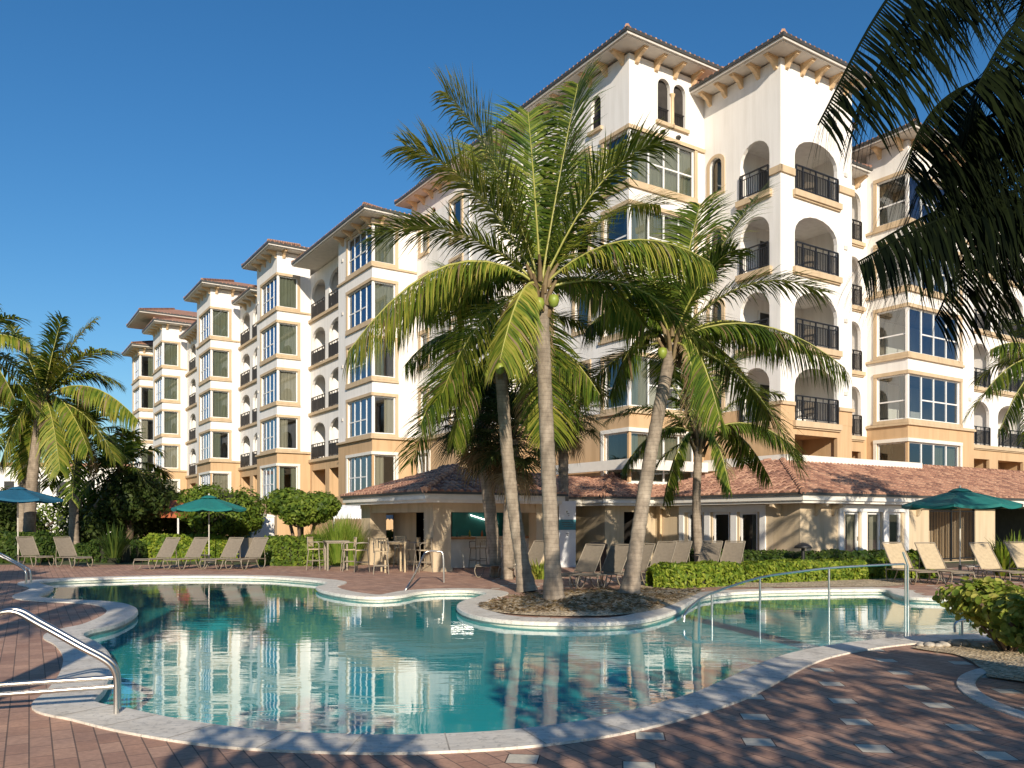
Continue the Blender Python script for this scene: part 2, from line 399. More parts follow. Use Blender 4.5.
def strips(face,pl,h0,h1,ztop,ops,zbot=0.0,depth=.18):
    """ops listed for all floors; cut the wall in bands between floors"""
    cuts=[ZB]+[6.25+3.4*n for n in range(1,6)]
    zs=[zbot]+[c for c in cuts if zbot<c<ztop-.3]+[ztop]
    # never cut through an opening
    zs=[z for z in zs if z in(zbot,ztop) or not any(o[3]<z<o[4] for o in ops)]
    for a,b in zip(zs,zs[1:]):
        tan=b<=ZB+.01
        wall(Tn if tan else Wl,face,pl,h0,h1,a,b,ops,depth)
nwin=[0]
def trim_frame(mb,face,pl,a,b,z0,z1,w=.18,p=.06,left=True,right=True,mi=0):
    fbox(mb,face,pl,a-(w if left else 0),b+(w if right else 0),z0-w,z0,-.02,p+.03,mi)
    fbox(mb,face,pl,a-(w if left else 0),b+(w if right else 0),z1,z1+w,-.02,p+.02,mi)
    if left: fbox(mb,face,pl,a-w,a,z0,z1,-.02,p,mi)
    if right: fbox(mb,face,pl,b,b+w,z0,z1,-.02,p,mi)
def frame_grid(fb,face,pl,a,b,z0,z1,cols,zr=None,t=.07,edge=True):
    d0,d1=-.14,-.07
    if edge:
        fbox(fb,face,pl,a,b,z0,z0+t,d0,d1); fbox(fb,face,pl,a,b,z1-t,z1,d0,d1)
        fbox(fb,face,pl,a,a+t,z0+t,z1-t,d0,d1); fbox(fb,face,pl,b-t,b,z0+t,z1-t,d0,d1)
    for c in cols: fbox(fb,face,pl,c-t/2,c+t/2,z0+t,z1-t,d0-.004,d1+.004)
    if zr: 
        for (x0,x1) in zr[1]: fbox(fb,face,pl,x0,x1,zr[0]-t/2,zr[0]+t/2,d0+.003,d1-.003)
def panes(pb,face,pl,a,b,z0,z1,mi):
    q=[fp(face,pl,a,z0,-.105),fp(face,pl,b,z0,-.105),fp(face,pl,b,z1,-.105),fp(face,pl,a,z1,-.105)]
    if face=='L': q=q[::-1]
    pb.quad(*q,mi)
def curtains(cb,face,pl,a,b,z0,z1,style):
    # wavy curtain sheets behind the glass
    if style==0: spans=[(a,b)]
    elif style==1: spans=[(a,a+(b-a)*.34),(b-(b-a)*.30,b)]
    elif style==2: spans=[(a,a+(b-a)*.55)]
    elif style==3: spans=[(b-(b-a)*.45,b)]
    else: spans=[]
    for (s0,s1) in spans:
        n=max(4,int((s1-s0)/.06)); vs=[];fs=[]
        for i in range(n+1):
            h=s0+(s1-s0)*i/n; d=-.26-.035*math.sin(i*1.7)
            vs+=[fp(face,pl,h,z0,d),fp(face,pl,h,z1,d)]
        for i in range(n): fs.append((2*i,2*i+2,2*i+3,2*i+1))
        cb.add(vs,fs,0,True)
def window(face,pl,a,b,z0,z1,cols=(),zr=None,trim=True,white=False,gl=0,style=None,w=.18,label=None):
    tb=LB(); trim_frame(tb,face,pl,a,b,z0,z1,w)
    o=tb.build('window',[M['cream' if white else 'trim']],hotel)
    if label:o['label']=label
    fb=LB(); frame_grid(fb,face,pl,a,b,z0,z1,cols,zr); fb.build('frame',[M['frame']],o)
    pb=LB(); panes(pb,face,pl,a+.03,b-.03,z0+.03,z1-.03,0); pb.build('pane',[M['glassb' if gl else 'glass']],o)
    cb=LB(); curtains(cb,face,pl,a,b,z0,z1,rw.choice([0,1,2,3,4]) if style is None else style)
    if cb.v: cb.build('curtain',[M[rw.choice(['curtain','curtain','curtain2'])]],o)
    rb=Tn; room(rb,face,pl,a-.1,b+.1,z0-.1,z1+.1,.185,1.3,1)
    nwin[0]+=1; return o
def corner_window(uc,vc,lu,lv,z0,z1,white=False,lcols=None,fcols=(),frz=None,post=.13,glF=0,glL=1,w=.18,styleF=None):
    """window wrapping the outer corner (uc,vc): lu metres along u on the L face, lv metres along v on the F face"""
    tb=LB(); e=.06
    for zz0,zz1,p in ((z0-w,z0,.09),(z1,z1+w,.08)):
        fbox(tb,'L',vc,uc-p,uc+lu+w,zz0,zz1,-.02,p)
        fbox(tb,'F',uc,vc+.0,vc+lv+w,zz0,zz1,-.02,p)
    fbox(tb,'L',vc,uc+lu,uc+lu+w,z0,z1,-.02,e); fbox(tb,'F',uc,vc+lv,vc+lv+w,z0,z1,-.02,e)
    o=tb.build('window',[M['cream' if white else 'trim']],hotel)
    fb=LB(); L0,L1=uc+post,uc+lu; F0,F1=vc+post,vc+lv
    n=4 if lu>3 else 2
    cols=[L0+(L1-L0)*k/n for k in range(1,n)] if lcols is None else lcols
    zm=z0+(z1-z0)*.42
    frame_grid(fb,'L',vc,L0,L1,z0,z1,cols,(zm,[(cols[0] if len(cols)>1 else L0,L1)]))
    frame_grid(fb,'F',uc,F0,F1,z0,z1,fcols,frz)
    fb.box(vc+.004,vc+post,uc+.004,uc+post,z0,z1)
    fb.build('frame',[M['frame']],o)
    pb=LB(); panes(pb,'L',vc,L0+.03,L1-.03,z0+.03,z1-.03,0); pb.build('pane',[M['glassb' if glL else 'glass']],o)
    pb=LB(); panes(pb,'F',uc,F0+.03,F1-.03,z0+.03,z1-.03,0); pb.build('pane',[M['glassb' if glF else 'glass']],o)
    cb=LB(); curtains(cb,'F',uc,F0,F1,z0,z1,rw.choice([0,0,3,1,2]) if styleF is None else styleF)
    curtains(cb,'L',vc,L0,L1,z0,z1,rw.choice([1,4,3]))
    if cb.v: cb.build('curtain',[M[rw.choice(['curtain','curtain','curtain2'])]],o)
    # room shell behind
    x0,x1,y0,y1=vc+.185,vc+lv+1.2,uc+.185,uc+lu+1.2
    Tn.quad((x1,y0,z0-.1),(x1,y1,z0-.1),(x1,y1,z1+.1),(x1,y0,z1+.1),1)
    Tn.quad((x0,y1,z0-.1),(x1,y1,z0-.1),(x1,y1,z1+.1),(x0,y1,z1+.1),1)
    for z in (z0-.1,z1+.1): Tn.quad((x0,y0,z),(x1,y0,z),(x1,y1,z),(x0,y1,z),1)
    nwin[0]+=1
def railing(face,pl,a,b,z,d=.04,h=1.08,parent=None,name='railing'):
    rb=LB()
    d0,d1=d-.02,d+.02
    fbox(rb,face,pl,a,b,z+h-.05,z+h,d0-.015,d1+.015); fbox(rb,face,pl,a,b,z+h-.24,z+h-.21,d0,d1); fbox(rb,face,pl,a,b,z+.08,z+.12,d0,d1)
    n=max(3,int((b-a)/.115))
    for i in range(n+1):
        x=a+(b-a)*i/n; big=(i in(0,n) or (i%8==4))
        t=.03 if big else .011
        fbox(rb,face,pl,x-t,x+t,z+(.0 if big else .12),z+h-(.05 if big else .24),d0 if not big else d0-.01,d1 if not big else d1+.01)
    for i in range(0,n,8):   # diamond crosses in the top band
        x=a+(b-a)*(i+.5)/n
        fbox(rb,face,pl,x-.01,x+.01,z+h-.21,z+h-.05,d0+.003,d1-.003)
    rb.build(name,[M['railm']],parent or hotel)
def ledge(face,pl,a,b,z,h=.18,p=.14,w=None):
    q=LB(); fbox(q,face,pl,a,b,z-h,z,-.02,p); fbox(q,face,pl,a+.02,b-.02,z-h-.07,z-h,-.02,p*.55); q.build('ledge',[M['trim']],hotel)
def balcony(face,pl,a,b,z0,z1,depth=1.6,rise=None,door=True):
    room(Wl,face,pl,a-.12,b+.12,z0-.02,z1+.08,.185,depth,0)
    if door:
        w=(b-a)*.62; m=(a+b)/2+.1
        db=LB(); fbox(db,face,pl,m-w/2,m+w/2,z0,z0+2.15,-depth+.003,-depth+.07)
        o=db.build('balcony_door',[M['frame']],hotel)
        pb=LB()
        for k in (0,1):
            x0=m-w/2+.07+k*w/2; x1=m-w/2+w/2-.04+k*w/2
            fbox(pb,face,pl,x0,x1,z0+.1,z0+2.05,-depth+.05,-depth+.075)
        pb.build('pane',[M['black']],o)
    railing(face,pl,a+.02,b-.02,z0)
def levels(n0,n1): return [6.2+3.4*n for n in range(n0,n1)]

def gable_eave(name,u0,u1,v0,v1,z,pitch=.36,bl=True,bf=True,wallL=None,wallF=None,far=True,spacing=1.15,maxrise=2.4,buse=None):
    """hip roof on an overhanging eave: tiles, gutter, fascia, soffit; brackets under the two visible eaves"""
    rb=LB(); h=min((u1-u0)/2,(v1-v0)/2,maxrise/pitch); zt=z+.02; e=.05
    a,b,c,d=(v0,u0),(v1,u0),(v1,u1),(v0,u1)
    ia,ib,ic,id_=(v0+h,u0+h),(v1-h,u0+h),(v1-h,u1-h),(v0+h,u1-h)
    P=lambda q,zz:(q[0],q[1],zz)
    zr=zt+h*pitch
    rb.quad(P(a,zt),P(b,zt),P(ib,zr),P(ia,zr),0); rb.quad(P(b,zt),P(c,zt),P(ic,zr),P(ib,zr),0)
    rb.quad(P(c,zt),P(d,zt),P(id_,zr),P(ic,zr),0); rb.quad(P(d,zt),P(a,zt),P(ia,zr),P(id_,zr),0)
    rb.quad(P(ia,zr),P(ib,zr),P(ic,zr),P(id_,zr),0)
    # tile ends along the two visible eaves and a hip cap line
    def row(p,q,n):
        for i in range(n):
            t=(i+.5)/n; x=p[0]+(q[0]-p[0])*t; y=p[1]+(q[1]-p[1])*t; r=.07
            rb.lathe([(r,0),(r*.9,.07),(r*.4,.10),(0.001,.11)],6,(x,y,zt-.03),0)
    row(a,b,int((v1-v0)/.3)); row(a,d,int((u1-u0)/.3))
    for q,iq in ((a,ia),(b,ib),(d,id_)):
        rb.tube([P(q,zt+.05),P(iq,zr+.05)],.11,6,0)
    rf=rb.build('roof',[M['tilef']],hotel)
    gb=LB(); g=.05
    gb.box(v0-g,v1,u0-g,u0,z-.11,z+.04); gb.box(v0-g,v0,u0,u1,z-.11,z+.04); gb.box(v1,v1+g,u0-g,u1,z-.11,z+.04)
    gb.build('gutter',[M['gutter']],rf)
    sb=LB(); sb.box(v0+.01,v1-.01,u0+.01,u1-.01,z-.21,z+.004); sb.box(v0+.10,v1-.10,u0+.10,u1-.10,z-.25,z-.21)
    sb.build('soffit',[M['soffit']],rf)
    def bracket(face,pl,h0,out):
        bb=LB(); w=.085
        out*=.9; prof=[(0,0),(out,0),(out,-.10),(out*.72,-.15),(out*.36,-.28),(.12,-.46),(0,-.50)]
        vs=[fp(face,pl,h0+sx*w,z-.251+zz,dd) for sx in(-1,1) for dd,zz in prof]; n=len(prof)
        fs=[tuple(range(n)),tuple(range(2*n-1,n-1,-1))]+[(i,(i+1)%n,n+(i+1)%n,n+i) for i in range(n)]
        bb.add(vs,fs); fbox(bb,face,pl,h0-w-.05,h0+w+.05,z-.285,z-.251,0,out+.04)
        bb.build('eave_bracket',[M['bracket']],rf)
    if wallL and bl:
        pl,s0,s1=wallL; n=max(2,int(round((s1-s0)/spacing)))
        for i in range(n): bracket('L',pl,s0+(s1-s0)*(i+.35)/n,(pl-v0)*.78)
    if wallF and bf:
        pl,s0,s1=wallF; n=max(1,int(round((s1-s0)/spacing)))
        for i in range(n): bracket('F',pl,s0+(s1-s0)*(i+.35)/n,(pl-u0)*.78)
    return rf

def bay(uc,vc,lenU,vend,top,eave,nwin_,roof=True,rl=None):
    opsL=[];opsF=[]
    for k in range(-1,nwin_):
        z0=(3.5 if k<0 else 6.95+3.4*k); z1=z0+(2.25 if k>=0 else 2.2)
        opsL.append(('rect',uc+.0001+.13,uc+3.8,z0,z1)); opsF.append(('rect',vc+.13,vc+1.5,z0,z1))
        corner_window(uc,vc,3.8,1.5,z0,z1,white=(k<0))
        # the window post replaces the wall corner
    strips('L',vc,uc,uc+lenU,top,opsL); strips('F',uc,vc,vend,top,opsF)
    # belt bands
    for k in range(0,nwin_):
        z=6.95+3.4*k-.19
        fbox(Lg,'L',vc,uc-.16,uc+(lenU if k in(0,nwin_-1) else 4.0),z-.12,z,-.02,.11 if k else .16)
        fbox(Lg,'F',uc,vc,(vend if k in(0,nwin_-1) else vc+1.7),z-.123,z-.003,-.02,.11 if k else .16)
    # far return wall
    Wl.quad((vc,uc+lenU,ZB),(vend,uc+lenU,ZB),(vend,uc+lenU,top),(vc,uc+lenU,top)); Tn.quad((vc,uc+lenU,0),(vend,uc+lenU,0),(vend,uc+lenU,ZB),(vc,uc+lenU,ZB))
# --- left wing
bay(45.2,19.7,5.4,22.6,19.7,20.0,4)
gable_eave('r',44.3,57.2,18.8,33,20.0,wallL=(19.7,45.0,50.6),wallF=(45.2,19.7,22.8),spacing=1.35)
bay(58.5,18.15,5.0,20.6,21.1,21.35,4)
gable_eave('r',57.6,64.4,17.25,30,21.4,wallL=(18.15,58.3,63.4),wallF=(58.5,18.15,20.8))
bay(70.8,16.4,5.0,18.8,21.1,21.35,4)
gable_eave('r',69.9,76.7,15.5,29,21.4,wallL=(16.4,70.6,75.7),wallF=(70.8,16.4,19))
bay(86.8,15.5,5.0,17.8,21.1,21.35,4)
gable_eave('r',85.9,92.6,14.6,28,21.4,wallL=(15.5,86.6,91.7),wallF=(86.8,15.5,18))
gable_eave('r',88.0,96.0,13.6,30,22.6,bl=False,bf=False)
bay(95.0,14.7,5.0,17.0,20.1,20.35,4)
gable_eave('r',94.1,100.8,13.8,27,20.4,wallL=(14.7,94.8,99.9),wallF=(95.0,14.7,17.2))
def recess(face,pl,h0,h1,arches,top,n=4,ground=True,depth=1.6):
    ops=[]
    for k,z in enumerate(levels(0,n)):
        for (a,b) in arches:
            ops.append(('arch',a,b,z+.06 if z>ZB else ZB+.001-.0,z+2.62,.55))
    ops=[]
    for k,z in enumerate(levels(0,n)):
        for (a,b) in arches: ops.append(('arch',a,b,z+.02,z+2.6,.75))
    # tan up to slab level of the first balcony, white above
    g=[('rect',a,b,3.4,5.4) for a,b in arches] if ground else []
    wall(Tn,face,pl,h0,h1,0,6.2,g,.18)
    zs=[6.2]+[6.2+3.4*k for k in range(1,n)]+[top]
    for z0,z1 in zip(zs,zs[1:]): wall(Wl,face,pl,h0,h1,z0,z1,[o for o in ops if z0<=o[3]<z1],.18)
    for z in levels(0,n):
        ledge(face,pl,h0+.02,h1-.02,z,.2,.16)
        for a,b in arches: balcony(face,pl,a,b,z+.02,z+2.6,depth)
    for (k,a,b,z0,z1) in g: room(Tn,face,pl,a-.1,b+.1,z0-.05,z1+.05,.185,1.4,0)
recess('L',20.6,50.6,58.5,[(55.4,58.1),(51.6,54.6)],19.7)
recess('L',18.8,63.5,70.8,[(67.8,70.4),(64.3,66.9)],19.7)
gable_eave('r',64.5,69.85,17.9,30,19.9,wallL=(18.8,64.6,69.7))
recess('L',17.8,75.8,86.8,[(82.8,85.4),(79.2,81.8)],19.7)
gable_eave('r',76.8,85.8,16.9,29,19.9,wallL=(17.8,76.8,85.7))
recess('L',17.0,91.8,95.0,[],19.7)
# --- central tower
cu,cv=28.0,24.64
FE=29.4
opsF=[];opsL=[]
for k in range(-1,4):
    z0=(3.5 if k<0 else 6.95+3.4*k); z1=z0+2.3
    opsF.append(('rect',cv+.13,cv+4.1,z0,z1)); opsL.append(('rect',cu+.13,cu+1.75,z0,z1))
    corner_window(cu,cv,1.75,4.1,z0,z1,white=(k<0),fcols=[cv+1.25,cv+2.2,cv+3.15],frz=(z0+1.05,[(cv+1.25,cv+4.1)]),lcols=[],glL=0,styleF=[0,1,3,0,0][k+1])
ax0=cv+1.75
for a in (ax0,ax0+1.0): opsF.append(('arch',a,a+.78,20.25,22.3))
for k in range(0,4):
    for a in (30.9,33.9): opsL.append(('rect',a,a+1.1,7.6+3.4*k,9.3+3.4*k)); window('L',cv,a,a+1.1,7.6+3.4*k,9.3+3.4*k)
opsL.append(('arch',30.0,30.7,20.3,21.9)); opsL.append(('arch',36.0,36.7,20.3,21.9)); opsL.append(('arch',46.5,47.3,20.3,21.9))
strips('F',cu,cv,FE+.2,22.85,opsF); strips('L',cv,cu,50.0,22.85,opsL)
for a,b,z0,z1,fc,pl in ((ax0,ax0+.78,20.25,22.3,'F',cu),(ax0+1.0,ax0+1.78,20.25,22.3,'F',cu),(30.0,30.7,20.3,21.9,'L',cv),(36.0,36.7,20.3,21.9,'L',cv),(46.5,47.3,20.3,21.9,'L',cv)):
    sb=LB(); fbox(sb,fc,pl,a-.15,b+.15,z0-.16,z0,-.02,.14)
    o=sb.build('arched_window',[M['trim']],hotel)
    pb=LB(); fbox(pb,fc,pl,a-.05,b+.05,z0,z1+.05,-.26,-.2); pb.build('dark_backing',[M['dark']],o)  # flat dark sheet closes the arched opening
    rb=LB()
    for i in range(7): fbox(rb,fc,pl,a+.06+i*(b-a-.12)/6-.01,a+.06+i*(b-a-.12)/6+.01,z0,z0+.7,-.12,-.1)
    fbox(rb,fc,pl,a,b,z0+.7,z0+.74,-.13,-.09); rb.build('railing',[M['railm']],o)
cb=LB(); cb.lathe([(.10,0),(.13,.05),(.09,.1),(.09,1.3),(.12,1.36),(.14,1.45)],10,(ax0+.89,cu-.03,20.25)); cb.build('column',[M['bracket']],hotel)
for q in (ax0+.25,ax0+1.25):
    vb=LB(); vb.tube([(q,cu+.02,19.75),(q,cu-.09,19.75)],.12,10); vb.tube([(q,cu-.09,19.8),(q,cu-.16,19.72)],.08,8); vb.build('wall_lamp',[M['gutter']],hotel)
for k in range(0,4):
    z=6.95+3.4*k-.19
    fbox(Lg,'F',cu,cv,FE,z-.12,z,-.02,.11); fbox(Lg,'L',cv,cu-.16,cu+2.1,z-.123,z-.003,-.02,.11)
fbox(Lg,'F',cu,cv,FE,19.45,19.62,-.02,.10); fbox(Lg,'L',cv,cu-.1,cu+2.0,19.447,19.617,-.02,.10)
gable_eave('r',27.05,50.6,23.7,40,23.2,wallL=(cv,28.0,50.0),wallF=(cu,cv,29.4),maxrise=2.2,spacing=1.15)
# middle block with narrow windows
ops=[]
for k in range(0,4):
    ops.append(('rect',43.7,44.6,7.7+3.4*k,9.6+3.4*k)); window('L',22.6,43.7,44.6,7.7+3.4*k,9.6+3.4*k,w=.22)
    ops.append(('rect',39.6,40.8,7.4+3.4*k,9.6+3.4*k)); window('L',22.6,39.6,40.8,7.4+3.4*k,9.6+3.4*k,w=.18)
ops.append(('rect',43.5,44.8,3.6,5.8)); window('L',22.6,43.5,44.8,3.6,5.8,(44.15,),white=True)
strips('L',22.6,36.0,45.2,19.9,ops); strips('F',36.0,22.6,24.64,19.9,[])
fbox(Lg,'L',22.6,36,45.2,6.58,6.78,-.02,.14); Wl.quad((22.6,36,19.9),(24.64,36,19.9),(24.64,45.2,19.9),(22.6,45.2,19.9))
# --- right tower with loggias
U2,V2=23.5,29.4
opsF=[];opsL=[]
for z in levels(0,4):
    opsF.append(('arch',30.35,33.4,z+.02,z+2.45,.9)); opsL.append(('arch',24.1,25.75,z+.02,z+2.45,.8))
for k in range(0,4):
    opsL.append(('arch',26.85,27.6,7.1+3.4*k,8.75+3.4*k)); 
def tower_wall(face,pl,h0,h1,ops,top,g):
    wall(Tn,face,pl,h0,h1,0,6.2,g)
    zs=[6.2+3.4*k for k in range(0,4)]+[top]
    for z0,z1 in zip(zs,zs[1:]): wall(Wl,face,pl,h0,h1,z0,z1,[o for o in ops if z0<=o[3]<z1])
# tan piers up to 6.8 are separate thin facings either side of the first loggia
g=[('rect',30.35,33.4,3.7,5.6)]
tower_wall('F',U2,V2,34.5,opsF,22.0,g); tower_wall('L',V2,U2,28.0,opsL,22.0,[])
room(Tn,'F',U2,30.3,33.5,3.65,5.65,.185,2.0,0)
for a,b in ((V2-.012,30.34),(33.41,34.51)): fbox(Tn,'F',U2,a,b,6.2,6.85,-.01,.012)
fbox(Tn,'L',V2,U2-.0,24.09,6.2,6.85,-.01,.012); fbox(Tn,'L',V2,25.76,28.0,6.2,6.85,-.01,.012)
for a,b in ((V2-.1,30.3),(33.45,34.6)): fbox(Lg,'F',U2,a,b,6.86,7.02,-.02,.1); fbox(Lg,'F',U2,a,b,17.0,17.3,-.02,.09)
fbox(Lg,'L',V2,U2-.1,24.05,6.857,7.017,-.02,.1); fbox(Lg,'L',V2,U2-.09,24.05,16.997,17.297,-.02,.09)
for z in levels(0,4):
    ledge('F',U2,30.2,33.55,z,.26,.18); ledge('L',V2,23.95,25.9,z,.26,.18)
    z0=z+.02; z1=z+2.62
    Wl.quad((V2+.19,U2+.19,z0),(34.3,U2+.19,z0),(34.3,26.1,z0),(V2+.19,26.1,z0)); Wl.quad((V2+.19,U2+.19,z1),(34.3,U2+.19,z1),(34.3,26.1,z1),(V2+.19,26.1,z1))
    Wl.quad((V2+.19,26.1,z0),(34.3,26.1,z0),(34.3,26.1,z1),(V2+.19,26.1,z1)); Wl.quad((34.3,U2+.19,z0),(34.3,26.1,z0),(34.3,26.1,z1),(34.3,U2+.19,z1))
    db=LB(); db.box(31.0,33.2,26.04,26.095,z0,z0+2.1); o=db.build('balcony_door',[M['frame']],hotel)
    pb=LB(); pb.box(31.1,32.05,26.02,26.05,z0+.08,z0+2.0); pb.box(32.15,33.1,26.02,26.05,z0+.08,z0+2.0); pb.build('pane',[M['black']],o)
    railing('F',U2,30.37,33.38,z0,.05,1.12); railing('L',V2,24.12,25.73,z0,.05,1.12)
for k in range(0,4):
    a,b,z0,z1=26.85,27.6,7.1+3.4*k,8.75+3.4*k
    tb=LB(); r=(b-a)/2
    pts=[(a,z0),(b,z0)]+[((a+b)/2+r*math.cos(math.pi*i/10),z1-r+r*math.sin(math.pi*i/10)) for i in range(11)]
    big=[((a+b)/2+(p[0]-(a+b)/2)*1.5,(z0+z1)/2+(p[1]-(z0+z1)/2)*1.2) for p in pts]; n=len(pts)
    vs=[fp('L',V2,*p,0.05) for p in pts]+[fp('L',V2,*p,0.05) for p in big]+[fp('L',V2,*p,-.01) for p in big]
    tb.add(vs,[(i,(i+1)%n,n+(i+1)%n,n+i) for i in range(n)]+[(n+i,n+(i+1)%n,2*n+(i+1)%n,2*n+i) for i in range(n)])
    o=tb.build('arched_window',[M['trim']],hotel); pb=LB(); panes(pb,'L',V2,a-.05,b+.05,z0-.05,z1+.05,0); pb.build('pane',[M['glass']],o)
    room(Tn,'L',V2,a-.1,b+.1,z0-.1,z1+.1,.185,.6,1)
gable_eave('r',22.6,31,28.45,35.0,22.3,wallL=(V2,23.4,28.2),wallF=(U2,V2,34.6),maxrise=2.0,spacing=1.05)
Wl.quad((34.5,U2,0),(34.5,26.1,0),(34.5,26.1,22),(34.5,U2,22))
# --- recess between towers
ops=[('arch',37.9,39.1,z+.02,z+2.6,.6) for z in levels(0,4)]
wall(Tn,'F',26.1,34.5,39.6,0,6.2,[('rect',37.9,39.1,3.4,5.4)])
room(Tn,'F',26.1,37.8,39.2,3.3,5.5,.185,1.5)
zs=[6.2+3.4*k for k in range(0,4)]+[20.0]
for z0,z1 in zip(zs,zs[1:]): wall(Wl,'F',26.1,34.5,39.6,z0,z1,[o for o in ops if z0<=o[3]<z1])
for z in levels(0,4):
    ledge('F',26.1,37.7,39.3,z,.2,.16); balcony('F',26.1,37.9,39.1,z+.02,z+2.6,1.4,door=False)
gable_eave('r',25.2,33,35.45,38.65,19.9,bl=False,wallF=(26.1,35.5,39.5))
# --- right bay
ru,rv=23.8,39.6
opsF=[];opsL=[]
for k in range(-1,4):
    z0=(3.6 if k<0 else 6.95+3.4*k); z1=z0+(2.3 if k>=0 else 2.2)
    opsF.append(('rect',rv+.13,rv+4.9,z0,z1)); opsL.append(('rect',ru+.13,ru+1.7,z0,z1))
    corner_window(ru,rv,1.7,4.9,z0,z1,white=(k<0),fcols=[rv+1.35,rv+2.5,rv+3.7],frz=(z0+1.05,[(rv+1.35,rv+4.9)]),lcols=[],glF=1,glL=0,styleF=[3,4,4,1,4][k+1])
strips('F',ru,rv,45.95,21.1,opsF); strips('L',rv,ru,26.1,21.1,opsL)
for k in range(0,4):
    z=6.95+3.4*k-.19; fbox(Lg,'F',ru,rv,45.97 if k in(0,3) else 44.8,z-.12,z,-.02,.12); fbox(Lg,'L',rv,ru-.12,26.1,z-.123,z-.003,-.02,.12)
gable_eave('r',22.9,31,38.7,46.9,21.4,wallL=(rv,23.7,26.1),wallF=(ru,rv,46))
Wl.quad((45.95,ru,0),(45.95,25.3,0),(45.95,25.3,21.1),(45.95,ru,21.1))
recess('F',25.3,45.95,66.0,[(48.5,50.6),(51.6,54.7),(56.0,58.6),(60.0,62.6)],19.7)
gable_eave('r',24.4,33,46.95,67,19.9,bl=False,wallF=(25.3,47,66))
# --- body behind the facades
for b in ((26.3,39.5,30.0,50.0,0,22.6),(36.0,66,28.2,40,0,19.6),(22.7,33,50.05,99.8,0,19.4),(31,34.4,26.2,30,0,21.9),(40.9+1.2,45.9,25.4+1.2,30,0,21)):
    Wl.box(*b)
Wl.build('wall',[M['white']],hotel); Tn.build('lower_wall',[M['tan'],M['room']],hotel)

for fc,pl_,h,z0,z1 in (('L',20.6,50.95,0,19.6),('L',18.8,63.9,0,19.6),('L',22.6,38.6,0,19.4),('F',26.1,36.2,0,19.6),('L',24.64,35.2,20,22.8)):
    q=LB(); q.tube([fp(fc,pl_,h,z1,.08),fp(fc,pl_,h,z0,.08)],.055,8); q.build('downspout',[M['white']],hotel)
for fc,pl_,h,z in [('L',19.7,49.9,8.2+3.4*k) for k in range(4)]+[('L',18.15,63.2,8.2+3.4*k) for k in range(4)]+[('F',23.5,34.0,7.7+3.4*k) for k in range(4)]+[('F',23.8,45.5,8.4+3.4*k) for k in range(4)]:
    q=LB(); fbox(q,fc,pl_,h-.12,h+.12,z-.09,z+.09,-.01,.05); 
    q.build('vent',[M['soffit']],hotel)
# ================================================================= LOW POOLSIDE BUILDING
low=root_at('poolside_pavilion',20.0,24.0,'low beige pavilion with clay tile roof, open bar and french windows','pavilion')
OV=(20.0,24.0); del low['ov'],low['ou']
rt=random.Random(11)
def tile_slope(mb,A,B,inward,hA,hB,run,z0,pitch,tw=.26,cl=.38):
    """barrel tiles on one slope: eave A->B, going inward; hA/hB: hips at the two ends (45 deg)"""
    A=Vector(A);B=Vector(B);L=(B-A).length;e=(B-A)/L;inn=Vector(inward)
    n=int(L/tw)
    prof=[(-.5,0),(-.36,.045),(-.18,.078),(0,.088),(.18,.078),(.36,.045),(.5,0)]
    for i in range(n+1):
        s=(i+.5)*tw
        if s>L: break
        lim=run
        if hA: lim=min(lim,s)
        if hB: lim=min(lim,L-s)
        k=0;t=0.0
        while t<lim-.02:
            t1=min(t+cl,lim); lift=rt.uniform(-.004,.006); sh=rt.uniform(-.006,.006)
            vs=[]
            for (tt,hh) in ((t-.03,.045),(t1,.0)):
                for (o,z) in prof:
                    p=A+e*(s+o*tw+sh)+inn*tt
                    vs.append((p.x,p.y,z0+tt*pitch+z+hh*(1 if tt<t+.01 else 0)+lift))
            m=len(prof)
            fs=[(j,j+1,m+j+1,m+j) for j in range(m-1)]
            fs.append(tuple(range(m))[::-1])
            mb.add(vs,fs,0,False); t=t1
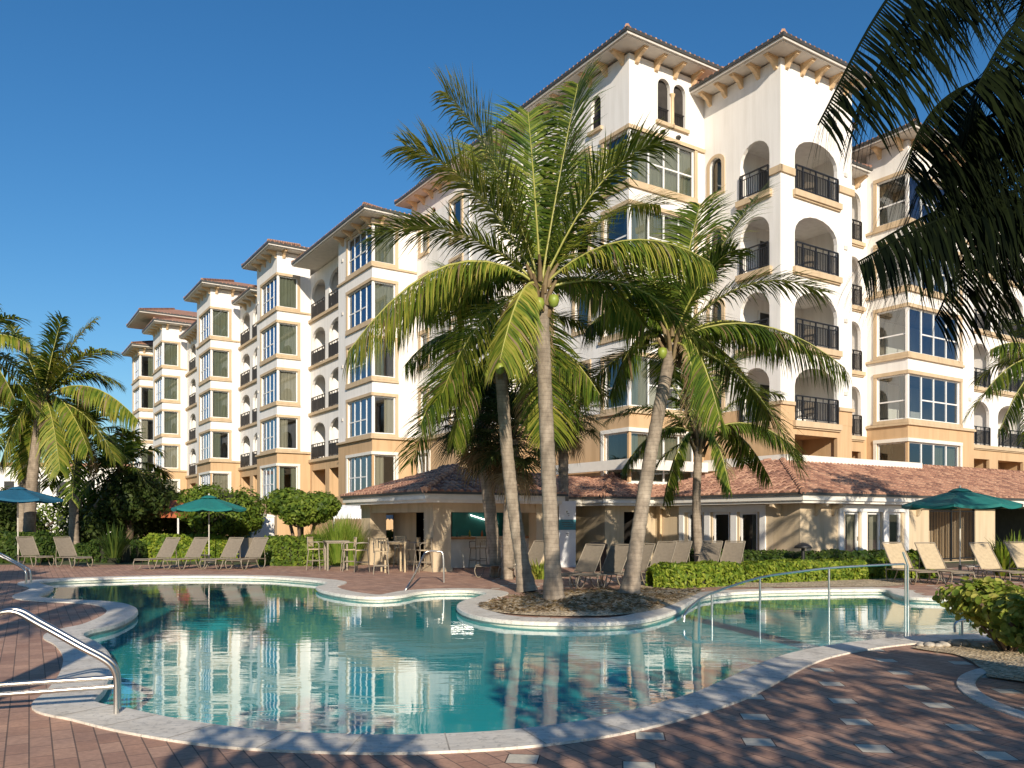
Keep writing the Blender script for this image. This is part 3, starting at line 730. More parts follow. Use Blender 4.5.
def hip_roof(u0,u1,v0,v1,z,dz,pitch=.354,sides='FLR'):
    h=min(u1-u0,v1-v0)/2; rb=LB(); z+=dz
    zt=z
    if 'F' in sides: tile_slope(rb,(v0,u0),(v1,u0),(0,1),True,'R' in sides,h,zt,pitch)
    if 'L' in sides: tile_slope(rb,(v0,u0),(v0,u1),(1,0),True,True,h,zt,pitch)
    P=lambda v,u,zz:(v,u,zz)
    # solid deck of the roof just under the tiles
    zz=zt-.02; zr=zt+h*pitch-.02
    if v1-v0>u1-u0: i1=(v0+h,u0+h); i2=(v1-h,u0+h)
    else: i1=(v0+h,u0+h); i2=(v0+h,u1-h)
    if v1-v0>u1-u0:
        rb.quad(P(v0,u0,zz),P(v1,u0,zz),P(*i2,zr),P(*i1,zr)); rb.quad(P(v1,u1,zz),P(v0,u1,zz),P(*i1,zr),P(*i2,zr))
        rb.add([P(v0,u0,zz),P(v0,u1,zz),P(*i1,zr),P(v1,u0,zz),P(v1,u1,zz),P(*i2,zr)],[(0,1,2),(3,4,5)])
    else:
        rb.quad(P(v0,u0,zz),P(v0,u1,zz),P(*i2,zr),P(*i1,zr)); rb.quad(P(v1,u0,zz),P(v1,u1,zz),P(*i2,zr),P(*i1,zr))
        rb.add([P(v0,u0,zz),P(v1,u0,zz),P(*i1,zr),P(v0,u1,zz),P(v1,u1,zz),P(*i2,zr)],[(0,1,2),(3,4,5)])
    # hip and ridge caps, overlapping barrels
    def caps(p,q):
        p=Vector(p);q=Vector(q);L=(q-p).length;n=max(1,int(L/.36))
        for i in range(n):
            a=p+(q-p)*(i/n); b=p+(q-p)*((i+1.1)/n)
            rb.tube([a+Vector((0,0,.075)),b+Vector((0,0,.05))],.1,7,0,True,[.125,.10])
    caps(P(v0,u0,zt),P(*i1,zr+.02)); caps(P(*i1,zr+.02),P(*i2,zr+.02))
    if v1-v0>u1-u0: caps(P(v0,u1,zt),P(*i1,zr+.02))
    o=rb.build('roof',[M['tile']],low)
    fb=LB(); g=.1
    fb.box(v0+.06,v1-.06,u0+.06,u1-.06,z-.24,z-.045); fb.box(v0+.14,v1-.14,u0+.14,u1-.14,z-.34,z-.24)
    fb.build('fascia',[M['cream']],o)
    gb=LB(); gb.box(v0-.02,v1+.02,u0-.02,u0+.05,z-.05,z+.03); gb.box(v0-.02,v0+.05,u0+.05,u1,z-.05,z+.03); gb.build('gutter',[M['gutter']],o)
ZE=2.74
hip_roof(24.6,32.1,12.6,18.6,ZE,0)
hip_roof(27.6,33.4,15.2,25.0,ZE,.004,sides='F')
hip_roof(26.2,35.0,21.64,30.2,ZE,.008)
hip_roof(18.6,28.2,24.5,62.0,ZE,.012)
pb=LB(); 
def pbox(v0,v1,u0,u1,z0,z1,mi=0): pb.box(v0,v1,u0,u1,z0,z1,mi)
# white parapets behind the roof
pbox(28.95,29.15,22.8,27.6,4.1,4.62); pbox(29.153,39.2,22.8,23.0,4.1,4.617); pbox(24.2,28.947,27.3,27.5,4.05,4.5); pbox(24.0,24.197,27.3,34,4.05,4.503)
pb.build('parapet',[M['cream']],low)
wb=LB(); H=2.42
# cabana columns
def column(v0,v1,u0,u1,name='column'):
    cb=LB(); cb.box(v0,v1,u0,u1,0,H-.02); cb.box(v0-.04,v1+.04,u0-.04,u1+.04,0,.14); cb.box(v0-.03,v1+.03,u0-.03,u1+.03,H-.16,H-.021)
    cb.build(name,[M['beige']],low)
column(13.25,13.95,25.2,25.9); column(13.25,13.95,30.6,31.5); column(17.6,18.1,25.2,25.7)
# beams
wb.box(13.3,18.05,25.25,25.85,H-.34,H); wb.box(13.3,13.9,25.85,30.6,H-.34,H)
# back of the bar
def lw(face,pl,h0,h1,ops,z1=H,d=.2,mi=0): wall(wb,face,pl,h0,h1,0,z1,ops,d,mi)
wb.box(15.0,19.2,29.2,29.4,0,H,1)
lw('L',14.6,29.2,31.3,[]); lw('F',31.3,13.9,15.6,[('rect',14.1,15.3,.0001+.9,2.0)])
lw('F',26.6,18.6,19.6,[('rect',18.75,19.45,.02,2.15)])
lw('L',19.6,26.6,29.4,[]); lw('F',29.4,19.6,22.24,[('rect',20.2,20.9,.02,2.1)])
lw('L',22.24,26.8,29.4,[]); lw('F',26.8,22.24,25.1,[('rect',23.3,24.3,.02,2.15)])
# L wall with three french windows
dl=[(21.15,22.05),(22.55,23.45),(23.95,24.85)]
lw('L',25.1,19.2,26.8,[('rect',a,b,.06,2.12) for a,b in dl])
df=[(27.75,28.65),(29.2,30.1),(30.65,31.5)]
lw('F',19.2,25.1,37.4,[('rect',a,b,.06,2.12) for a,b in df]+[('rect',33.5,37.2,.02,2.3)])
wb.box(37.4,38.9,19.2,19.6,0,H); wb.box(44.0,45.2,19.2,19.6,0,H); wb.box(37.4,60,22.6,22.8,0,H,1)
room(wb,'F',19.2,33.4,37.3,0,2.35,.2,2.0,0); room(wb,'F',26.8,23.2,24.4,0,2.2,.2,1.4,1); room(wb,'F',26.6,18.7,19.5,0,2.2,.2,.5,1); room(wb,'F',29.4,20.1,21,0,2.2,.2,.5,1)
wb.box(15,24,32,32.2,0,H,1)
# raised surround panels at the french windows
def door_group(face,pl,doors):
    a0=doors[0][0]-.42; b0=doors[-1][1]+.42
    tb=LB(); 
    fbox(tb,face,pl,a0,b0,2.12,2.38,-.02,.07); fbox(tb,face,pl,a0,a0+.26,0,2.12,-.02,.07); fbox(tb,face,pl,b0-.26,b0,0,2.12,-.02,.07)
    for (x,y),(x2,y2) in zip(doors,doors[1:]): fbox(tb,face,pl,y+.1,x2-.1,.0,2.12,-.02,.045)
    tb.build('door_surround',[M['frame']],low)
    for a,b in doors:
        db=LB(); fbox(db,face,pl,a,a+.09,.06,2.12,-.12,-.05); fbox(db,face,pl,b-.09,b,.06,2.12,-.12,-.05); fbox(db,face,pl,a+.09,b-.09,2.02,2.12,-.12,-.05); fbox(db,face,pl,a+.09,b-.09,.06,.22,-.12,-.05)
        o=db.build('door',[M['frame']],low)
        gb=LB(); panes(gb,face,pl,a+.08,b-.08,.2,2.04,0); gb.build('pane',[M['glass']],o)
        hb=LB(); fbox(hb,face,pl,b-.075,b-.045,1.0,1.16,-.05,-.02); hb.build('handle',[M['chrome']],o)
        cb=LB(); curtains(cb,face,pl,a,b,.06,2.12,rt.choice([2,3,4])); 
        if cb.v: cb.build('curtain',[M['curtain2']],o)
        room(wb,face,pl,a-.1,b+.1,0,2.2,.2,1.5,1)
door_group('L',25.1,dl); door_group('F',19.2,df)
wb.build('wall',[M['beige'],M['dark']],low)
# corbels under the eave
for (fc,pl,hs) in (('L',25.1,(20.1,)),('F',19.2,(26.0,27.0,32.6)),('L',25.1,(25.9,))):
    for h in hs:
        bb=LB(); prof=[(0,0),(.5,0),(.5,-.08),(.2,-.16),(.08,-.4),(0,-.42)]; n=len(prof)
        vs=[fp(fc,pl,h+sx*.07,2.38+zz,dd) for sx in(-1,1) for dd,zz in prof]
        bb.add(vs,[tuple(range(n)),tuple(range(2*n-1,n-1,-1))]+[(i,(i+1)%n,n+(i+1)%n,n+i) for i in range(n)]); bb.build('corbel',[M['beige']],low)
db=LB(); db.tube([(25.02,26.35,2.45),(25.0,26.35,.1)],.055,8); db.build('downspout',[M['bracket']],low)
# bar
bb=LB(); bb.box(14.6,19.2,26.9,27.3,0,1.08); o=bb.build('bar_counter',[M['cream']],low)
bb=LB(); bb.box(14.45,19.3,26.65,27.5,1.08,1.16); bb.build('bar_top',[M['terr']],o)
bb=LB(); bb.box(16.2,19.1,29.13,29.198,1.1,2.3); bb.build('menu_board',[M['tealboard']],low)
bb=LB(); bb.box(14.9,16.0,28.9,29.19,1.0,1.04); bb.box(14.9,16.0,28.9,29.19,1.4,1.44); bb.box(14.9,16.0,28.9,29.19,1.8,1.84); bb.build('shelf',[M['cream']],low)
mm,nt,p=newmat('lit_tube'); p.inputs['Emission Color'].default_value=(1,.93,.8,1); p.inputs['Emission Strength'].default_value=6
bb=LB(); bb.tube([(14.8,27.8,2.22),(16.4,27.8,2.22)],.03,8); bb.build('lamp',[mm],low)
bb=LB(); bb.tube([(17.0,29.05,2.0),(18.3,29.05,1.65)],.02,6); bb.build('lamp',[mm],low)
bb=LB(); bb.box(18.2,18.75,28.3,28.4,1.42,1.85); bb.box(18.45,18.5,28.33,28.37,1.85,2.4); bb.build('screen',[M['black']],low)
# iron gate in the front opening
gr=LB(); 
fbox(gr,'F',19.2,33.5,37.2,2.16,2.22,-.1,-.05); fbox(gr,'F',19.2,33.5,37.2,.1,.16,-.1,-.05)
for x in (33.5,35.3,37.14): fbox(gr,'F',19.2,x,x+.06,0,2.28,-.11,-.04)
gate=gr.build('gate',[M['railm']],low)
gr=LB()
for i in range(30): x=33.62+i*.12; fbox(gr,'F',19.2,x-.01,x+.01,.16,2.16,-.09,-.06)
gr.build('bars',[M['railm']],gate)
def W(v,u,z=0): return Vector((v*math.cos(TH)-u*math.sin(TH), v*math.sin(TH)+u*math.cos(TH), z))
# bottles on bar
rb_=random.Random(3)
for i in range(6):
    b=MB(); h=rb_.uniform(.2,.3); b.lathe([(.001,0),(.04,0),(.04,h*.6),(.015,h*.8),(.015,h),(.001,h)],8)
    c=['tealboard','coco','orange','signw','bark','signt'][i]
    o=b.build('bottle',[M[c]],None,W(15.3+i*.55,27.15,1.162)); tag(o,['dark teal bottle on the pool bar counter, nearest the column','green bottle on the pool bar counter, second from the column','orange bottle on the wooden bar counter','white bottle on the wooden bar counter','brown bottle on the wooden bar counter under the teal board','blue bottle at the far end of the wooden bar counter'][i],'bottle','bottles on the pool bar counter')

# ================================================================= DECK, POOL
def cr(pts,n=8,closed=True):
    out=[];m=len(pts)
    for i in range(m):
        p0,p1,p2,p3=(Vector(pts[(i+k-1)%m]) for k in range(4))
        for j in range(n):
            t=j/n
            out.append(.5*((2*p1)+(-p0+p2)*t+(2*p0-5*p1+4*p2-p3)*t*t+(-p0+3*p1-3*p2+p3)*t**3))
    return out
PX=[(96,702),(104,690),(112,672),(110,655),(98,643),(84,636),(90,631),(118,624),(137,613),(132,606),(110,602),(70,600),(44,598),(40,595),(50,591),(53,587),(40,583.5),(52,580.5),
 (100,578.5),(150,577.2),(205,576.6),(260,577.2),(300,579.5),(326,582.5),(322,585.5),(316,587),(322,591),(345,595.5),(370,597.5),(398,596.5),(420,592.5),(445,591),(470,591),(486,593.5),(476,597.5),(461,602),(457,607.5),(467,614),(492,619.5),(530,622.5),(580,623.5),(620,622.5),(650,619),(675,611.5),(690,602.5),
 (706,596.5),(735,593),(767,591.5),(805,590.6),(845,590),(884,590),(893,594),(910,597.5),(950,599.5),(985,602),(1012,607),(1022,616),(1012,627),(975,634.5),(920,636.5),(850,643),(797,652),(762,663),(720,682),(682,697),(600,718),(520,730),(430,735.5),(350,735.5),(260,731),(180,720),(128,709)]
inner=cr([G(x,y).xy.to_3d() for x,y in PX],6)
# resample evenly enough & offset
def offs(loop,d):
    out=[];m=len(loop)
    for i in range(m):
        t=(loop[(i+2)%m]-loop[(i-2)%m]); t.z=0; t.normalize(); out.append(loop[i]+Vector((-t.y,t.x,0))*d)
    return out
area=sum(inner[i].x*inner[(i+1)%len(inner)].y-inner[(i+1)%len(inner)].x*inner[i].y for i in range(len(inner)))
SG=-1 if area>0 else 1
outer=offs(inner,.55*SG)
# clean: drop outer points closer than .5 to the inner loop (folds), smooth
def mind(p,loop): return min((p-q).length for q in loop)
outer=[o if mind(o,inner)>.40 else None for o in outer]
keep=[(i,o) for i,o in enumerate(outer) if o is not None]
WZ=-.10
def strip(mb,A,B,mi=0,smooth=False):
    n=len(A); mb.add(list(A)+list(B),[(i,(i+1)%n,n+(i+1)%n,n+i) for i in range(n)],mi,smooth)
# deck sheet: big rectangle with the pool as a hole
def up(p,z): return Vector((p.x,p.y,z))
rect=[Vector((-60,-40,0)),Vector((60,-40,0)),Vector((60,33,0)),Vector((-60,33,0))]
edge=offs(inner,.06*SG)
loops=[rect,[up(p,0) for p in (edge if SG<0 else edge[::-1])][::-1]]
flat=[p for l in loops for p in l]
mb=MB(); mb.add(flat,[tuple(t) for t in tessellate_polygon(loops)]); deck=mb.build('deck_paving',[M['paver']]); tag(deck,kind='structure')
# coping built as a heightfield-free strip: top, rounded nose, inner face
mb=MB(); n=len(inner)
outer2=[]
for i in range(n):
    if outer[i] is not None: outer2.append(outer[i]); continue
    a=max([k for k,_ in keep if k<i],default=keep[-1][0]); b=min([k for k,_ in keep if k>i],default=keep[0][0])
    ga=outer[a]; gb=outer[b]; t=((i-a)%n)/max(1,((b-a)%n)); outer2.append(ga+(gb-ga)*t)
no1=offs(inner,.0); 
strip(mb,[up(p,.022) for p in outer2],[up(p,.022) for p in offs(inner,.03*SG)],0)
strip(mb,[up(p,.022) for p in offs(inner,.03*SG)],[up(p,.008) for p in inner],0,True)
strip(mb,[up(p,.008) for p in inner],[up(p,-.05) for p in offs(inner,-.01*SG)],0,True)
strip(mb,[up(p,-.05) for p in offs(inner,-.01*SG)],[up(p,-.06) for p in offs(inner,.05*SG)],0)
strip(mb,[up(p,.022) for p in outer2],[up(p,-.01) for p in outer2],0)
s_acc=0
o03=offs(inner,.02*SG)
for i in range(n):
    s_acc+=(inner[(i+1)%n]-inner[i]).length
    if s_acc>.62:
        s_acc=0; a=outer2[i]; b=o03[i]; d=(b-a)
        if d.length<.3: continue
        d.normalize(); q=Vector((-d.y,d.x,0))*.006
        mb.quad(up(a-q,.0245),up(a+q,.0245),up(b+q,.0245),up(b-q,.0245),1)
cop=mb.build('pool_coping',[M['coping'],M['rock']]); tag(cop,kind='structure')
mb=MB(); eg=offs(inner,.05*SG)
strip(mb,[up(p,-.05) for p in eg],[up(p,-.30) for p in eg],0); strip(mb,[up(p,-.30) for p in eg],[up(p,-0.95) for p in eg],1)
pw=mb.build('pool_wall',[M['tilec'],M['pool']]); tag(pw,kind='structure')
mb=MB(); mb.quad((-20,4,-0.95),(26,4,-0.95),(26,30,-0.95),(-20,30,-0.95)); pf=mb.build('pool_floor',[M['pool']]); tag(pf,kind='structure')
mb=MB(); fl=[up(p,WZ) for p in eg]; mb.add(fl,[tuple(t) if (fl[t[1]]-fl[t[0]]).cross(fl[t[2]]-fl[t[0]]).z>0 else tuple(t)[::-1] for t in tessellate_polygon([fl])]); wt=mb.build('pool_water',[M['water']]); tag(wt,kind='structure')
# shallow benches following the wall and a lane stripe
mb=MB()
def bench(i0,i1,w,z):
    A=[inner[i%n] for i in range(i0,i1)]; B=[offs(inner,-w*SG)[i%n] for i in range(i0,i1)]
    for a in range(len(A)-1):
        mb.quad(up(A[a],z),up(A[a+1],z),up(B[a+1],z),up(B[a],z)); mb.quad(up(B[a],z),up(B[a+1],z),up(B[a+1],-0.95),up(B[a],-0.95))
bench(25*6,34*6,.9,-.40); bench(34*6+3,45*6,.55,-.38)
o=mb.build('pool_step',[M['pool']]); tag(o,kind='structure')
mb=MB(); a=G(432,690,-1.2); b=G(560,746,-1.2); d=(b-a).normalized(); pn=Vector((-d.y,d.x,0))*.09
a=Vector((-.9,8.6,-0.946)); b=Vector((.7,6.9,-0.946)); 
mb.quad(a-pn,a+pn,b+pn,b-pn); o=mb.build('lane_stripe',[M['stripe']]); tag(o,kind='structure')
# ground under and beyond
mb=MB(); mb.quad((-900,33,-.004),(900,33,-.004),(900,1500,-.004),(-900,1500,-.004)); mb.quad((-900,-300,-.02),(-60,-300,-.02),(-60,33,-.02),(-900,33,-.02)); mb.quad((60,-300,-.02),(900,-300,-.02),(900,33,-.02),(60,33,-.02)); mb.quad((-60,-300,-.02),(60,-300,-.02),(60,-40,-.02),(-60,-40,-.02))
o=mb.build('ground',[M['ground']]); tag(o,kind='structure')
# planting beds
def bed(name,pts,mat,z=.014,n=5,dome=0):
    lp=cr([p.to_3d() if len(p)==2 else p for p in pts],n); lp=[Vector((p.x,p.y,z)) for p in lp]
    m=MB(); 
    if dome:
        c=sum(lp,Vector())/len(lp); rings=[1,.85,.6,.3]; hs=[0,.6,.9,1]
        R_=[[c+(p-c)*k+Vector((0,0,h*dome+.014*random.Random(int(p.x*97)+i).uniform(-1,1)*(i>0))) for p in lp] for i,(k,h) in enumerate(zip(rings,hs))]
        for a,b in zip(R_,R_[1:]): strip(m,a,b,0,True)
        m.add(R_[-1],[tuple(t) for t in tessellate_polygon([R_[-1]])],0,True)
    else: m.add(lp,[tuple(t) for t in tessellate_polygon([lp])])
    o=m.build(name,[mat]); tag(o,kind='structure'); return lp
island=bed('mulch_bed',[G(x,y) for x,y in ((479,606),(505,600),(540,595.5),(580,592),(625,590),(668,591),(700,590.5),(697,595),(681,602),(657,610.5),(620,616),(580,617.3),(530,616.3),(493,612.5))],M['mulch'],.026,5,.06)
bed('planting_bed',[G(x,y) for x,y in ((640,589),(700,588),(760,587.5),(830,587),(890,586.5),(905,583),(880,578),(760,577),(650,579))],M['mulch'],.010)
bed('planting_bed',[W(19.5,24.9),W(24.3,24.9),W(24.3,18.8),W(33,18.9),W(33,17.0),W(22.6,17.0),W(20.5,21.5)],M['soil'],.012,3)
bed('planting_bed',[G(x,y) for x,y in ((100,562),(180,560),(290,564),(352,564),(350,556),(230,550),(100,552),(60,556))],M['soil'],.012,3)
# round bed at the lower right with a cream kerb ring
c0=Vector((7.18,7.79,0)); ring=[]
for rr,z in ((2.6,0),(2.6,.016),(2.42,.016),(2.42,0)): ring.append([c0+Vector((rr*math.cos(2*math.pi*k/72),rr*math.sin(2*math.pi*k/72),z)) for k in range(72)])
m=MB()
for a,b in zip(ring,ring[1:]): strip(m,a,b)
tag(m.build('kerb_ring',[M['coping']]),kind='structure')
bed('mulch_bed',[G(x,y) for x,y in ((1000,680),(985,672),(960,657),(930,652),(912,648.5),(935,646.5),(985,645.5),(1040,643),(1150,640),(1150,690))],M['mulch'],.02,4)
# ================================================================= LOUNGERS
def make_lounger(sl):
    r=empty('sun_lounger',(0,0,0),0,'x','sun lounger'); W2=.33; A=R(54); L=.92; hx=1.12; hz=.39
    def strap(name,p0,p1,n,bow):
        b=MB(); vs=[];fs=[]
        for i in range(n+1):
            t=i/n; x=p0[0]+(p1[0]-p0[0])*t; z=p0[1]+(p1[1]-p0[1])*t
            for j in range(5):
                y=-W2+.02+(2*W2-.04)*j/4; s=-bow*math.sin(math.pi*j/4)*(.4+.6*math.sin(math.pi*t)); vs.append((x,y,z+s))
            for j in range(5):
                y=-W2+.02+(2*W2-.04)*j/4; s=-bow*math.sin(math.pi*j/4)*(.4+.6*math.sin(math.pi*t)); vs.append((x+.004,y,z+s-.012))
        for i in range(n):
            for j in range(4):
                for o,fl in ((0,0),(5,1)):
                    a=i*10+j+o; f=(a,a+1,a+11,a+10); fs.append(f if not fl else f[::-1])
        b.add(vs,fs,0,True); b.build(name,[sl],r)
    strap('seat',(0.03,hz),(hx-.02,hz-.02),8,.03)
    strap('backrest',(hx+.03,hz+.03),(hx+L*math.cos(A)-.02,hz+L*math.sin(A)-.02),8,.03)
    fr=MB()
    for s in(-1,1):
        y=s*W2
        fr.tube([(0,y*.9,hz-.03),(.06,y,hz+.005),(.5,y,hz-.01),(hx,y,hz-.02),(hx+.35,y,hz-.03)],.019,6)
        fr.tube([(hx,y*.97,hz),(hx+.3*math.cos(A),y*.97,hz+.3*math.sin(A)),(hx+L*math.cos(A),y*.94,hz+L*math.sin(A))],.017,6)
        fr.tube([(hx+.34,y*.95,hz-.03),(hx+.5*math.cos(A),y*.95,hz+.5*math.sin(A))],.012,5)
    fr.tube([(0,-W2*.9,hz-.03),(0,W2*.9,hz-.03)],.019,6); fr.tube([(hx+L*math.cos(A),-W2*.94,hz+L*math.sin(A)),(hx+L*math.cos(A),W2*.94,hz+L*math.sin(A))],.019,6)
    fr.tube([(hx,-W2,hz-.02),(hx,W2,hz-.02)],.015,6)
    fr.build('frame',[M['ltube']],r)
    for s in(-1,1):
        y=s*(W2-.01)
        b=MB(); b.tube(cr_open([(.05,y,hz-.02),(.0,y*1.05,.22),(.10,y*1.05,.03),(.24,y*1.05,.02),(.34,y,.12),(.46,y,hz-.03)]),.017,6); b.build('leg',[M['ltube']],r)
        b=MB(); b.tube(cr_open([(hx-.22,y,hz-.03),(hx-.1,y,.14),(hx+.02,y*1.05,.02),(hx+.2,y*1.05,.02),(hx+.30,y*1.05,.16),(hx+.33,y,hz-.04)]),.017,6); b.build('leg',[M['ltube']],r)
    return r
def cr_open(p,n=5):
    q=[Vector(a) for a in p]; q=[q[0]+(q[0]-q[1])]+q+[q[-1]+(q[-1]-q[-2])]; out=[]
    for i in range(1,len(q)-2):
        for j in range(n):
            t=j/n; p0,p1,p2,p3=q[i-1:i+3]
            out.append(.5*((2*p1)+(-p0+p2)*t+(2*p0-5*p1+4*p2-p3)*t*t+(-p0+3*p1-3*p2+p3)*t**3))
    out.append(q[-2]); return out
def lounger_at(proto,st,cx,y,ang,label,group,Y=None):
    """cx: pixel column of the middle, y: pixel row of the feet"""
    p=G(cx,y); a=R(ang); o=put(proto,st,(p.x-.8*math.cos(a),p.y-.8*math.sin(a),0),a,label); o['group']=group
lp1=make_lounger(M['sling']); s1=[]; lp2=make_lounger(M['sling2']); s2=[]
g='loungers beside the left parasols'
lounger_at(lp1,s1,35,566,145,'brown sling lounger under the blue parasol at the far left of the pool',g)
lounger_at(lp1,s1,73,567,145,'brown sling lounger just right of the blue parasol pole, before the path',g)
g='row of loungers behind the pool under the teal parasol'
for x,lb in ((157,'brown sling lounger at the left end of the row, by the rounded hedge'),(186,'second brown lounger in the row behind the pool, left of small table'),(222,'brown sling lounger just right of the small table behind the pool'),(247,'brown sling lounger at the right end of the row, before the white kiosk')):
    lounger_at(lp1,s1,x,569,72,lb,g)
g='loungers standing on the deck behind the palm island'
for x,y,an,lb in ((500,577,48,'brown lounger left of the two close palm trunks, in front of the bar stools'),(524,578,48,'brown lounger half hidden behind the leftmost leaning palm trunk'),(577,588,50,'brown lounger right behind the middle palm trunk, beside the white sign pylon'),(604,588,50,'brown lounger with upright back between the middle and the right palm trunks'),(629,586,50,'brown lounger mostly hidden behind the right leaning palm trunk'),(655,580,54,'brown lounger just right of the right palm trunk, behind the bright hedge'),(671,579,54,'second brown lounger right of the palm trunk, behind the bright hedge'),(703,579,56,'brown lounger behind the hedge in front of the left french window'),(726,579,56,'brown lounger behind the hedge in front of the middle french window')):
    lounger_at(lp1,s1,x,y,an,lb,g)
g='pale loungers by the right parasol'
for x,y,lb in ((910,581,'shaded tan lounger in front of the sunny french windows, half in the hedge'),(944,582,'pale tan lounger just left of the right parasol pole, before the iron gate'),(1000,582,'pale tan lounger right of the small round table and parasol pole'),(1036,580,'pale tan lounger at the right edge beside the spiky green plant')):
    lounger_at(lp2,s2,x,y+2,98,lb,g)
# armchairs behind the left row
def make_chair():
    r=empty('patio_chair',(0,0,0),0,'x','chair')
    b=MB(); b.box(-.26,.26,-.25,.25,.42,.44); b.build('seat',[M['sling']],r)
    b=MB(); b.add([(-.26,.25,.46),(.26,.25,.46),(.26,.42,1.0),(-.26,.42,1.0),(-.26,.27,.46),(.26,.27,.46),(.26,.44,1.0),(-.26,.44,1.0)],[(0,1,2,3),(7,6,5,4),(0,4,5,1),(2,6,7,3)]); b.build('backrest',[M['sling']],r)
    for s in(-1,1):
        x=s*.28
        b=MB(); b.tube([(x,-.26,0),(x,-.27,.62),(x,-.2,.66),(x,.3,.66)],.017,6); b.build('leg',[M['ltube']],r)
        b=MB(); b.tube([(x,.34,0),(x,.22,.42),(x,.43,1.02)],.017,6); b.build('leg',[M['ltube']],r)
    return r
ch=make_chair(); st=[]
for x,rz,lb in ((231,-20,'upright patio chair behind the loungers, in front of the low green hedge'),(256,15,'upright patio chair behind the loungers, in front of the white wall box')):
    p=G(x,560); o=put(ch,st,(p.x,p.y,0),R(180+rz),lb); o['group']='upright patio chairs behind the lounger row'
cz=[];bp=make_chair(); 
for k in range(4):
    for j,v in enumerate((31.2,32.5)):
        w=W(v,24.6,6.24+3.4*k); fl=['lowest','second','third','top'][k]
        o=put(bp,cz,w,TH+R(160 if j else 200),'small patio chair on the %s front balcony of the right tower, %s one'%(fl,['left','right'][j])); o['group']='chairs on the tower balconies'
# ================================================================= PARASOLS
def umbrella(x,y,r,ztop,zed,mat,label,zc=None):
    p=G(x,y); o=empty('parasol',p,R(11),label,'parasol','poolside parasols')
    b=MB(); b.tube([(0,0,0),(0,0,ztop-.05)],.024,10); b.build('pole',[M['pole']],o)
    b=MB(); b.lathe([(.001,0),(.26,0),(.26,.05),(.22,.08),(.05,.1),(.05,.35),(.001,.35)],20); b.build('base',[M['gutter']],o)
    n=8; rings=7; vs=[(0,0,ztop)];fs=[]
    for i in range(1,rings+1):
        t=i/rings
        for k in range(n*6):
            a=2*math.pi*k/(n*6); f=abs(((k%6)/6)-.5)*2   # 1 at a rib
            rr=r*t*(math.cos(math.pi/n)/math.cos((a%(2*math.pi/n))-math.pi/n)); sag=.07*(1-f*f)*t
            vs.append((rr*math.cos(a)*(1-.02*(1-f)),rr*math.sin(a)*(1-.02*(1-f)),ztop-(ztop-zed)*(t**1.12)-sag))
    K=n*6
    for k in range(K): fs.append((0,1+k,1+(k+1)%K))
    for i in range(rings-1):
        for k in range(K): fs.append((1+i*K+k,1+(i+1)*K+k,1+(i+1)*K+(k+1)%K,1+i*K+(k+1)%K))
    c=MB(); c.add(vs,fs,0,True)
    e=[vs[1+(rings-1)*K+k] for k in range(K)]; e2=[(q[0]*1.0,q[1]*1.0,q[2]-.09) for q in e]; strip(c,e,e2,0)
    cn=c.build('canopy',[mat],o)
    v=MB(); v.lathe([(.001,ztop+.06),(.2,ztop+.02),(.36,ztop-.07)],16); v.build('vent',[mat],cn)
    f=MB(); f.lathe([(.001,ztop+.14),(.03,ztop+.11),(.02,ztop+.05)],8); f.build('finial',[M['pole']],o)
    for k in range(n):
        a=2*math.pi*k/n; ca,sa=math.cos(a),math.sin(a)
        q=MB(); q.tube([(0.03*ca,.03*sa,ztop-.07),(r*.5*ca,r*.5*sa,ztop-(ztop-zed)*.46-.03),(r*.985*ca,r*.985*sa,zed-.02)],.012,5)
        q.tube([(.03*ca,.03*sa,zed-.12),(r*.5*ca,r*.5*sa,ztop-(ztop-zed)*.46-.03)],.010,5); q.build('rib',[M['pole']],o)
    return o
umbrella(18,563,1.75,3.15,2.68,M['canvas2'],'blue poolside parasol at the far left edge')
umbrella(209,563,1.5,2.78,2.30,M['canvas'],'dark teal parasol behind the pool over the row of loungers')
umbrella(960,576,1.72,2.78,2.30,M['canvas'],'bright teal parasol on the right in front of the iron gate')
def small_table(x,y,lb):
    p=G(x,y); o=empty('side_table',p,0,lb,'table','small tables between loungers')
    b=MB(); b.lathe([(.001,.44),(.28,.44),(.29,.455),(.28,.47),(.001,.47)],20); b.build('table_top',[M['pole']],o)
    for k in range(4):
        a=math.pi/4+k*math.pi/2; b=MB(); b.tube(cr_open([(.22*math.cos(a),.22*math.sin(a),.44),(.17*math.cos(a),.17*math.sin(a),.2),(.26*math.cos(a),.26*math.sin(a),0)]),.014,6); b.build('leg',[M['ltube']],o)
small_table(976,582,'small round pale table between the two pale loungers under the right parasol'); small_table(202,567,'small low table between the loungers under the dark teal parasol')
